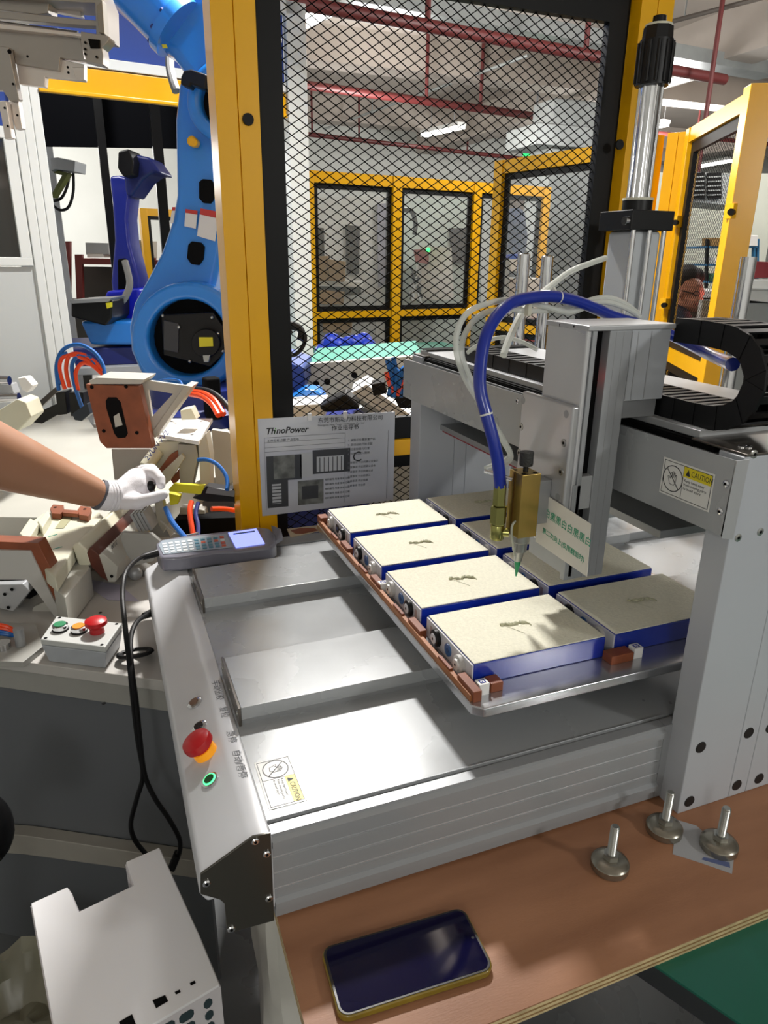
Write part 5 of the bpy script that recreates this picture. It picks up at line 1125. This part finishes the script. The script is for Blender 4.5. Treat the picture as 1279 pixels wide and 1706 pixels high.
# ================================================================ worker's arm
SKIN = mat('skin', 'a37558', .5, noise=.06, nscale=10); GLV = mat('glove_white', 'dedce0', .8, bump=.3, bscale=500)
pa = thing('person', 'worker reaching in from the left, bare forearm and white glove pinching a knob', 'person', ad(60, 790, 1.35))
A_ = [(ad(-150, 700, 1.12), .066), (ad(-60, 736, 1.22), .062), (ad(0, 762, 1.29), .0585), (ad(60, 785, 1.36), .050), (ad(110, 803, 1.42), .0405), (ad(145, 817, 1.46), .0335), (ad(168, 825, 1.49), .030)]
MB().rings(A_, 32).build('forearm', SKIN, pa).modifiers.new('sub', 'SUBSURF').levels = 1
def blob(root, chains, nm, m, vox=.0025, sm=6):
    mb = MB()
    for ch_ in chains:
        for (p0, r0), (p1, r1) in zip(ch_, ch_[1:]):
            n = max(2, int((p1 - p0).length / .003))
            for k in range(n + 1): mb.ball(p0.lerp(p1, k / n), r0 + (r1 - r0) * k / n, 12, 8)
    me = bpy.data.meshes.new(nm); o = bpy.data.objects.new(nm, me); COL.objects.link(o); org = Vector(root['_w']); o.parent = root; o['_w'] = list(org)
    me.from_pydata([tuple(p - org) for p in mb.v], [], mb.f); me.materials.append(m)
    rm = o.modifiers.new('remesh', 'REMESH'); rm.mode = 'VOXEL'; rm.voxel_size = vox; rm.use_smooth_shade = True
    s = o.modifiers.new('smooth', 'SMOOTH'); s.factor = .5; s.iterations = sm
    return o
g = lambda u, v, d, r: (ad(u, v, d), r)
fing = [
    [g(170, 826, 1.49, .031), g(196, 826, 1.51, .031), g(215, 820, 1.53, .034), g(228, 812, 1.54, .034), g(236, 803, 1.55, .028)],
    [g(215, 812, 1.53, .028), g(226, 798, 1.55, .024)], [g(215, 832, 1.51, .022), g(230, 836, 1.51, .018)],
    [g(226, 794, 1.56, .0125), g(244, 786, 1.55, .0125), g(258, 788, 1.535, .0115), g(267, 798, 1.525, .011), g(268, 808, 1.52, .010)],
    [g(222, 800, 1.58, .0125), g(238, 783, 1.58, .0125), g(253, 781, 1.575, .0115), g(262, 790, 1.565, .0105), g(263, 802, 1.56, .0095)],
    [g(220, 802, 1.60, .012), g(232, 784, 1.61, .0118), g(246, 780, 1.61, .011), g(254, 790, 1.60, .0100)],
    [g(216, 805, 1.62, .011), g(226, 789, 1.635, .0108), g(238, 787, 1.64, .0098), g(245, 796, 1.63, .0090)],
    [g(210, 836, 1.50, .018), g(230, 836, 1.49, .0145), g(250, 831, 1.49, .0125), g(262, 827, 1.495, .0118), g(272, 824, 1.50, .0105)]]
blob(pa, fing, 'glove', GLV)
p0, p1 = ad(163, 823, 1.487), ad(168, 825, 1.49); MB().rings([(p0, .0325), (p1, .0335), (ad(171, 826, 1.493), .0325)], 28, closed=True).build('cuff_band', mat('cuff_dark', '54545c', .8), pa)
for k in range(4):
    u = 174 + k * 5; MB().rings([(ad(u, 826, 1.494 + k * .003), .0318), (ad(u + 2, 826, 1.496 + k * .003), .0326), (ad(u + 4, 826, 1.498 + k * .003), .0318)], 28).build('cuff_rib', GLV, pa)
kb_ = thing('clamp_knob', 'dark knob held by the white gloved hand', 'knob', ad(252, 812, 1.54)); MB().ball(ad(250, 810, 1.535), .012, 14, 10).build('knob', BLACK, kb_)
MB().cyl(ad(250, 810, 1.535), ad(262, 835, 1.58), .006, n=12).build('knob_stem', ZINC, kb_)

# ================================================================ seated worker behind the mesh door
pm = thing('person', 'seated man in a dark shirt and glasses behind the yellow mesh door, leaning forward', 'person', V(*ad(1140, 540, 4.3).xy, ZF))
dp_ = 4.3; q = lambda u, v, k=0.: ad(u, v, dp_ + k)
HS = mat('skin_far', 'a5715a', .55)
blob(pm, [[(q(1136, 478), .085), (q(1146, 484), .088)], [(q(1150, 500), .068), (q(1156, 505), .055)], [(q(1165, 487), .03), (q(1170, 489), .013)], [(q(1160, 507), .03), (q(1162, 511), .022)], [(q(1136, 500), .06), (q(1118, 525, .04), .065)]], 'head', HS, .007, 4)
blob(pm, [[(q(1130, 470), .088), (q(1144, 462), .078)], [(q(1122, 482, .02), .072), (q(1120, 494, .04), .055)], [(q(1152, 458), .05), (q(1160, 461), .05)]], 'hair', mat('hair_black', '15110f', .8), .007, 3)
MB().ball(q(1134, 489, -.075), .018, 10, 8, (.6, .6, 1.3)).build('ear', HS, pm)
for u, v in ((1159, 484), ): 
    MB().ball(q(u, v, -.06), .011, 10, 8).build('eye', BLACK, pm)
MB().bar(q(1134, 484, -.085), q(1156, 489, -.075), .004, .006).build('glasses_arm', BLACK, pm)
lc = q(1160, 489, -.084); MB().tube([lc + V(1, -.37, 0).normalized() * .017 * math.cos(k * math.pi / 8) + V(0, 0, .013 * math.sin(k * math.pi / 8)) for k in range(17)], .0022, 6, 2).build('glasses_rim', BLACK, pm)
MB().bar(q(1158, 507, -.06), q(1165, 505, -.045), .012, .006).build('mouth', mat('lip', '7c4038', .5), pm)
blob(pm, [[(q(1112, 545, .05), .15), (q(1085, 600, .1), .2), (q(1070, 680, .1), .22)], [(q(1100, 560, -.12), .07), (q(1130, 620, -.2), .06), (q(1190, 640, -.1), .05)], [(q(1120, 550, .2), .07), (q(1160, 610, .2), .06), (q(1210, 635, .1), .05)]], 'shirt', mat('shirt_navy', '1c2130', .8), .014, 4)
blob(pm, [[(q(1188, 640, -.1), .045), (q(1205, 640, -.05), .03)], [(q(1208, 636, .1), .045), (q(1222, 634, .1), .03)]], 'hand', HS, .008, 3)
p = q(1070, 700, .1); MB().rings([(V(p.x, p.y, ZF), .2), (V(p.x, p.y, ZF + .45), .2), (V(p.x, p.y, p.z), .2)], 20).build('stool', BLACK, pm)
lr = bpy.data.lights.new('red_machine_lamp', 'POINT'); lr.energy = 2.4; lr.color = (1, .2, .15); lr.shadow_soft_size = .05; lo = bpy.data.objects.new('red_machine_lamp', lr); COL.objects.link(lo); lo.location = q(1222, 500, .02)

# ================================================================ things beyond the fences
FD = V(.35, .94, 0)
def far(px, d, depth, nm, m, root=None, bevel=.003): return MB().prism(plane_pts(px, d), FN * depth).build(nm, m, root, bevel=bevel)
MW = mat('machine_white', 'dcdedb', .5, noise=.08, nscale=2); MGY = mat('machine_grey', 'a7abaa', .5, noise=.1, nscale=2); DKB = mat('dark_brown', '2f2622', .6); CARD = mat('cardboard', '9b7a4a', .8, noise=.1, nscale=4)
# big white machine panels (thing per machine)
m1 = thing('white_machine', 'tall white machine with dark openings behind the left pane of the far fence', 'machine', ad(570, 600, 6.6))
far([(500, 330), (640, 325), (655, 640), (510, 650)], 6.6, .6, 'machine_body', MW, m1)
far([(519, 378), (539, 380), (540, 430), (520, 430)], 6.57, .04, 'dark_opening', DKB, m1); far([(575, 374), (599, 377), (598, 457), (577, 455)], 6.57, .04, 'dark_opening', DKB, m1)
far([(628, 340), (646, 338), (646, 470), (630, 480)], 6.55, .05, 'side_column', mat('violet_grey', '9a9aab', .5), m1)
m2 = thing('white_machine', 'white machine with dark door behind the right pane of the far fence', 'machine', ad(730, 600, 6.8))
far([(664, 332), (800, 332), (802, 600), (668, 600)], 6.9, .5, 'machine_body', mat('machine_mint', 'c6d3cc', .5, noise=.08, nscale=2), m2); far([(748, 380), (782, 380), (780, 440), (752, 438)], 6.86, .04, 'dark_door', DKB, m2)
far([(700, 410), (752, 412), (756, 500), (690, 500)], 6.3, .4, 'lower_body', MW, m2); far([(689, 416), (714, 415), (714, 440), (692, 437)], 6.2, .1, 'red_unit', mat('unit_red', '8e2b24', .5), m2)
MB().ball(ad(713, 416, 6.15), .018, 10, 8).build('green_light', mat('lamp_green', '20ff60', .4, emit='18f050', estr=5), m2)
MB().tube([ad(670, 350, 6.2), ad(685, 352, 6.2), ad(692, 372, 6.2), ad(690, 390, 6.2)], .02, 8).build('curved_hose', BLACK, m2)
for k in range(12):
    rnd = random.Random(k); MB().cyl(ad(678 + rnd.uniform(0, 26), 440 + rnd.uniform(0, 60), 6.1), ad(684 + rnd.uniform(0, 22), 450 + rnd.uniform(0, 60), 6.05), .012, n=6).build('linkage', MGY if k % 2 else BLKF, m2)
tbl = thing('workshop_bench', 'bench holding cartons behind the left pane of the far fence', 'bench', ad(560, 560, 5.6))
far([(515, 466), (600, 470), (602, 478), (515, 474)], 5.7, .5, 'bench_top', MW, tbl); far([(518, 478), (600, 480), (605, 560), (520, 560)], 5.9, .2, 'bench_body', mat('dark_olive', '3a372c', .6), tbl); p = ad(560, 480, 5.8); B(p.x - .45, p.x + .35, p.y, p.y + .3, ZF, p.z - .06).build('bench_lower', MGY, tbl, smooth=False)
for px, d_, m, l in (([(522, 428), (545, 426), (548, 468), (524, 468)], 5.66, CARD, 'left open carton on the bench behind the far fence'), ([(546, 432), (574, 436), (572, 470), (548, 468)], 5.64, CARD, 'right open carton on the bench behind the far fence'), ([(533, 484), (572, 486), (571, 508), (532, 506)], 5.66, CARD, 'carton on the lower shelf of the bench'), ([(536, 528), (585, 530), (584, 555), (538, 554)], 5.6, CARD, 'brown carton under the middle rail of the far fence')):
    tag(far(px, d_, .2, 'carton', m), l, 'carton')
gb_ = thing('green_bench', 'bench with pale green mat behind the near fence mesh', 'bench', V(1.3, 3.9, ZF))
B(.96, 2.15, 3.3, 4.5, -.18, -.15).build('bench_top', TW, gb_, bevel=.003); B(.98, 2.13, 3.32, 4.48, -.15, -.147).build('green_mat', mat('pale_green_mat', '4e9080', .5), gb_, smooth=False)
B(1.0, 2.1, 3.36, 3.42, ZF, -.18).build('bench_panel', MGY, gb_, smooth=False); B(1.0, 2.1, 4.3, 4.36, ZF, -.18).build('bench_panel', MGY, gb_, smooth=False)
B(.05, .93, 3.0, 4.75, -.1495, -.146).build('green_mat', mat('pale_green_mat', '4e9080', .5), pf, smooth=False)
# blue bags on the bench
for px, l, s in (((556, 578), 'left crumpled bright blue bag on the green matted bench', .13), ((594, 576), 'right crumpled bright blue bag on the green matted bench', .10)):
    p = az(px[0], 590, -.147); p = ad(px[0], px[1], 4.3); t = thing('blue_bag', l, 'bag', p)
    rr = random.Random(px[0]); mb = MB()
    for k in range(7): mb.ball(p + V(rr.uniform(-.08, .08), rr.uniform(-.04, .04), rr.uniform(-.04, .03)), rr.uniform(.04, .065), 9, 6)
    mb.build('bag', mat('bag_blue', '1538b8', .4), t)
# white base machine seen through the mesh below the green mat
wm = thing('conveyor_body', 'white machine body with holes below the green mat, behind the near mesh', 'machine', ad(590, 650, 2.9))
far([(512, 606), (700, 592), (702, 655), (560, 668), (512, 668)], 2.55, .5, 'white_body', TGR, wm)
gm = plane_pts([(512, 606), (700, 592)], 2.58)
MB().prism([gm[0] + V(0, 0, .0008), gm[1] + V(0, 0, .0008), gm[1] + FN * .46 + V(0, 0, .0008), gm[0] + FN * .46 + V(0, 0, .0008)], (0, 0, .004)).build('green_mat', mat('pale_green_mat', '2f6b5c', .5), wm, smooth=False)
for u, v in ((527, 640), (545, 636), (590, 625), (610, 638)): p = plane_pts([(u, v)], 2.548)[0]; MB().cyl(p, p - FN * .002, .012, n=12).build('bore', BLACKM, wm)
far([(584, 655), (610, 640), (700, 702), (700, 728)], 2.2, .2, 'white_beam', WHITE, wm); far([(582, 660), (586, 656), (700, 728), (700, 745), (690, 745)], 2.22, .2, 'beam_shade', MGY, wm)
p = ad(610, 680, 2.5); B(p.x - .2, p.x + .35, p.y + .1, p.y + .5, ZF, p.z - .02).build('machine_foot', MGY, wm, smooth=False)
bb = thing('blue_unit', 'dark blue robot base seen through the mesh beside the black frame', 'robot', ad(490, 640, 2.4))
far([(455, 592), (505, 612), (508, 640), (495, 668), (455, 700)], 2.35, .3, 'blue_base', mat('navy_blue', '183a86', .4), bb, .01); far([(466, 675), (505, 648), (530, 650), (542, 668), (520, 678), (500, 690), (468, 690)], 2.2, .1, 'blue_cast', BLUE, bb, .01)
far([(455, 678), (540, 672), (540, 700), (455, 700)], 2.05, .15, 'white_block', WHITE, bb); far([(530, 678), (575, 655), (595, 672), (600, 682), (540, 688)], 2.0, .1, 'black_cable_guide', BLACK, bb, .01)
p = ad(500, 700, 2.4); B(p.x - .1, p.x + .25, p.y, p.y + .3, ZF, p.z).build('foot', BLUEDK, bb, smooth=False)
tw = thing('tube_bundle', 'upright bundle of blue and orange tubes behind the gantry beam end', 'tubes', ad(665, 650, 2.2))
for px, m in (([(648, 660), (652, 630), (645, 600)], BT), ([(655, 662), (660, 630), (655, 596)], BT), ([(668, 662), (664, 625), (650, 605)], BT), ([(662, 660), (672, 640), (680, 655)], OT), ([(655, 655), (648, 636), (644, 620)], OT), ([(672, 660), (676, 640), (668, 620), (680, 608)], BT), ([(680, 655), (688, 645), (672, 632)], OT)):
    MB().tube([ad(u, v, 2.1) for u, v in px], .008, 8).build('air_tube', m, tw)
far([(618, 640), (640, 636), (645, 655), (622, 660)], 2.12, .08, 'black_valve', BLACK, tw, .003); far([(655, 660), (690, 655), (700, 680), (665, 680)], 2.1, .08, 'black_valve', BLACK, tw, .003)
# small objects beyond fence B
st = thing('workstation', 'workstation with blue topped white box behind the chrome posts', 'workstation', ad(870, 520, 5.1))
far([(846, 424), (878, 423), (878, 432), (848, 432)], 4.95, .2, 'blue_lid', mat('lid_blue', '2a55c8', .5), st); far([(848, 432), (876, 432), (876, 452), (850, 452)], 4.95, .2, 'white_box', WHITE, st)
far([(846, 464), (902, 464), (896, 530), (846, 530)], 5.0, .3, 'white_case', WHITE, st); far([(838, 430), (848, 430), (848, 560), (838, 560)], 4.95, .05, 'column', MGY, st); far([(872, 544), (900, 545), (898, 570), (875, 568)], 4.9, .15, 'red_box', mat('box_red', 'a8353a', .5), st)
p = ad(870, 530, 5.1); B(p.x - .2, p.x + .2, p.y, p.y + .4, ZF, p.z).build('pedestal', MGY, st, smooth=False)
pb = thing('person', 'distant standing worker in blue behind the right far fence', 'person', V(*ad(857, 420, 6.5).xy, ZF)); qd = 6.5
blob(pb, [[(ad(858, 340, qd), .085), (ad(858, 348, qd), .08)], [(ad(856, 338, qd), .09), (ad(862, 332, qd), .07)]], 'head', mat('hair_brown', '5a463a', .8), .012, 3)
blob(pb, [[(ad(857, 364, qd), .10), (ad(857, 395, qd), .12), (ad(856, 425, qd), .10)], [(ad(851, 368, qd), .05), (ad(847, 385, qd), .04), (ad(852, 400, qd), .04)], [(ad(864, 368, qd), .05), (ad(865, 395, qd), .045), (ad(863, 415, qd), .04)]], 'jacket', mat('jacket_blue', '2a3c66', .8), .014, 3)
pq = ad(857, 430, qd); blob(pb, [[(pq + V(-.06, 0, 0), .09), (V(pq.x - .08, pq.y, ZF + .06), .06)], [(pq + V(.06, 0, 0), .09), (V(pq.x + .08, pq.y, ZF + .06), .06)]], 'trousers', mat('trousers_dark', '22262e', .8), .02, 2)
# right background: duct vents, shelves, cabinets
vt = thing('vent_unit', 'wall mounted unit with two dark grilles behind the mesh door', 'vent', ad(1190, 310, 6.5)); vd = 6.5
far([(1142, 286), (1240, 290), (1236, 345), (1145, 335)], vd, .5, 'unit_case', MGY, vt)
for a0, a1 in ((1153, 1174), (1178, 1202)):
    far([(a0, 288), (a1, 287), (a1, 331), (a0, 330)], vd - .03, .02, 'grille', BLKF, vt)
    for k in range(5): far([(a0 + 1, 294 + k * 7.5), (a1 - 1, 293 + k * 7.5), (a1 - 1, 295 + k * 7.5), (a0 + 1, 296 + k * 7.5)], vd - .04, .01, 'louvre', MGY, vt, 0)
hy = plane_pts([(1190, 286)], vd)[0]; MB().cyl(V(hy.x, hy.y + .2, hy.z), V(hy.x, hy.y + .2, HZ), .02, n=8).build('hanger', PIPE, vt)
wt = thing('partition', 'bright white partition behind the mesh door and shelves', 'partition', ad(1180, 400, 7.6)); p = ad(1090, 350, 7.6); p2 = ad(1290, 350, 7.6)
MB().prism([V(p.x, p.y, ZF), V(p2.x, p2.y, ZF), V(p2.x, p2.y, 1.35), V(p.x, p.y, 1.35)], (0, .1, 0)).build('partition_wall', mat('partition_white', 'e9ebdc', .6), wt, smooth=False)
sf = thing('shelf_rack', 'blue steel shelf rack with goods behind the mesh door', 'rack', ad(1200, 460, 5.8)); sd_ = 5.8
SB = mat('rack_blue', '2b6f9c', .5)
for u in (1178, 1214, 1256, 1262): far([(u, 398), (u + 3, 398), (u + 1, 480), (u - 2, 480)], sd_, .04, 'upright', SB if u > 1200 else BLKF, sf, 0)
for v in (410, 440, 468): far([(1176, v), (1264, v), (1264, v + 3), (1176, v + 3)], sd_, .4, 'shelf', SB, sf, 0)
for i, (u, v, w, h, m) in enumerate(((1186, 396, 22, 14, CARD), (1250, 392, 12, 18, WHITE), (1190, 428, 16, 12, WHITE), (1210, 424, 20, 16, mat('carton_blue', '3c5f8c', .6)), (1184, 456, 24, 12, mat('goods_green', '3f6b52', .6)), (1232, 455, 14, 13, WHITE), (1250, 428, 10, 12, CARD))):
    tag(far([(u, v), (u + w, v), (u + w, v + h), (u, v + h)], sd_ - .03, .2, 'storage_box', m), ['tan carton on the top shelf behind the mesh door', 'white roll on the top shelf right of the door', 'white box on the middle shelf behind the mesh door', 'blue carton on the middle shelf behind the mesh door', 'green crate on the lowest shelf behind the mesh door', 'small white box on the lowest shelf, rightmost', 'small tan carton on the middle shelf right of the door'][i], 'box')
lbn = thing('lower_bench', 'dark bench with clutter behind the seated man', 'bench', ad(1200, 520, 5.0)); far([(1100, 484), (1275, 486), (1275, 496), (1100, 496)], 5.2, .5, 'bench_top', MW, lbn)
far([(1110, 496), (1275, 498), (1270, 640), (1110, 640)], 5.4, .1, 'bench_front', mat('bench_dark', '5b4f40', .6), lbn); far([(1196, 500), (1222, 500), (1216, 560), (1192, 560)], 5.0, .05, 'black_panel', BLKF, lbn)
p = ad(1190, 600, 5.4); B(p.x - .4, p.x + .4, p.y, p.y + .2, ZF, p.z).build('bench_lower', MGY, lbn, smooth=False)
ls = thing('blue_shelf', 'light blue shelf unit left of the mesh door', 'shelf', ad(1115, 440, 5.6))
for px in ([(1094, 420), (1124, 420), (1124, 423), (1094, 423)], [(1094, 445), (1122, 446), (1122, 449), (1094, 448)], [(1094, 470), (1118, 471), (1118, 476), (1094, 475)]): far(px, 5.6, .4, 'shelf_board', mat('shelf_cyan', '7fb0c8', .5), ls, 0)
for px in ([(1097, 400), (1100, 400), (1099, 500), (1096, 500)], [(1100, 420), (1120, 444), (1118, 446), (1099, 423)]): far(px, 5.62, .03, 'shelf_post', mat('shelf_cyan', '7fb0c8', .5), ls, 0)
rc = thing('red_cabinet', 'dark red and white stacked sheets at the right edge', 'cabinet', ad(1262, 470, 3.4)); far([(1248, 435), (1300, 437), (1300, 462), (1246, 464)], 3.4, .3, 'red_part', mat('cabinet_red', '7a1a22', .5), rc); far([(1244, 466), (1300, 466), (1300, 505), (1238, 500)], 3.3, .3, 'sheet_stack', MW, rc)
far([(1238, 480), (1300, 482), (1300, 484), (1238, 482)], 3.28, .02, 'sheet_gap', MGY, rc, 0); p = ad(1270, 505, 3.4); B(p.x - .1, p.x + .2, p.y, p.y + .3, ZF, p.z).build('cabinet_foot', MGY, rc, smooth=False)

clp = thing('cable_loop', 'black coiled cable hanging by the white pillar behind the mesh', 'cable', ad(490, 570, 2.3))
MB().tube([ad(u, v, 2.3) for u, v in ((470, 545), (495, 548), (508, 560), (503, 580), (488, 592), (474, 585), (472, 565), (485, 550))], .007, 8).build('loop', RUBBER, clp)
MB().tube([ad(u, v, 2.3) for u, v in ((468, 540), (490, 542), (502, 552), (500, 566))], .012, 8).build('connector', BLACK, clp)
MB().cyl(ad(470, 545, 2.3), V(*ad(470, 545, 2.3).xy, ad(470, 600, 2.3).z), .012, n=8).build('stem', BLACK, clp)
sg = thing('cable_gripper', 'black and chrome cable clamp high beside the white pillar behind the mesh', 'clamp', ad(462, 80, 2.6))
for u, v, r, m in ((452, 60, .035, BLACK), (460, 66, .022, ZINC), (455, 88, .03, BLACK), (462, 92, .018, BLACK)): MB().ball(ad(u, v, 2.7), r, 12, 8).build('clamp_body', m, sg)
MB().tube([ad(u, v, 2.68) for u, v in ((456, 100), (462, 104), (461, 113), (454, 117), (449, 110), (452, 102))], .006, 8).build('ring', CHROME, sg)
cdt = thing('conduit', 'thin grey conduit running diagonally under the ceiling behind the mesh', 'conduit', az(700, 150, 2.45))
MB().cyl(az(540, 215, 2.45), az(880, 92, 2.45), .018, n=8).build('conduit_run', DUCT, cdt)
for u, v in ((620, 186), (790, 124)): q_ = az(u, v, 2.45); MB().cyl(q_, V(q_.x, q_.y, HZ), .008, n=6).build('hanger', DUCT, cdt)
cd3 = thing('conduit', 'dark conduit at the upper right corner under the ceiling', 'conduit', az(1180, 20, 2.5))
MB().cyl(az(1114, 37, 2.5), az(1300, -12, 2.5), .02, n=8).build('conduit_run', mat('conduit_dark', '57504a', .5), cd3)
for u, v in ((1140, 30), (1240, 4)): q_ = az(u, v, 2.5); MB().cyl(q_, V(q_.x, q_.y, HZ), .008, n=6).build('hanger', DUCT, cd3)
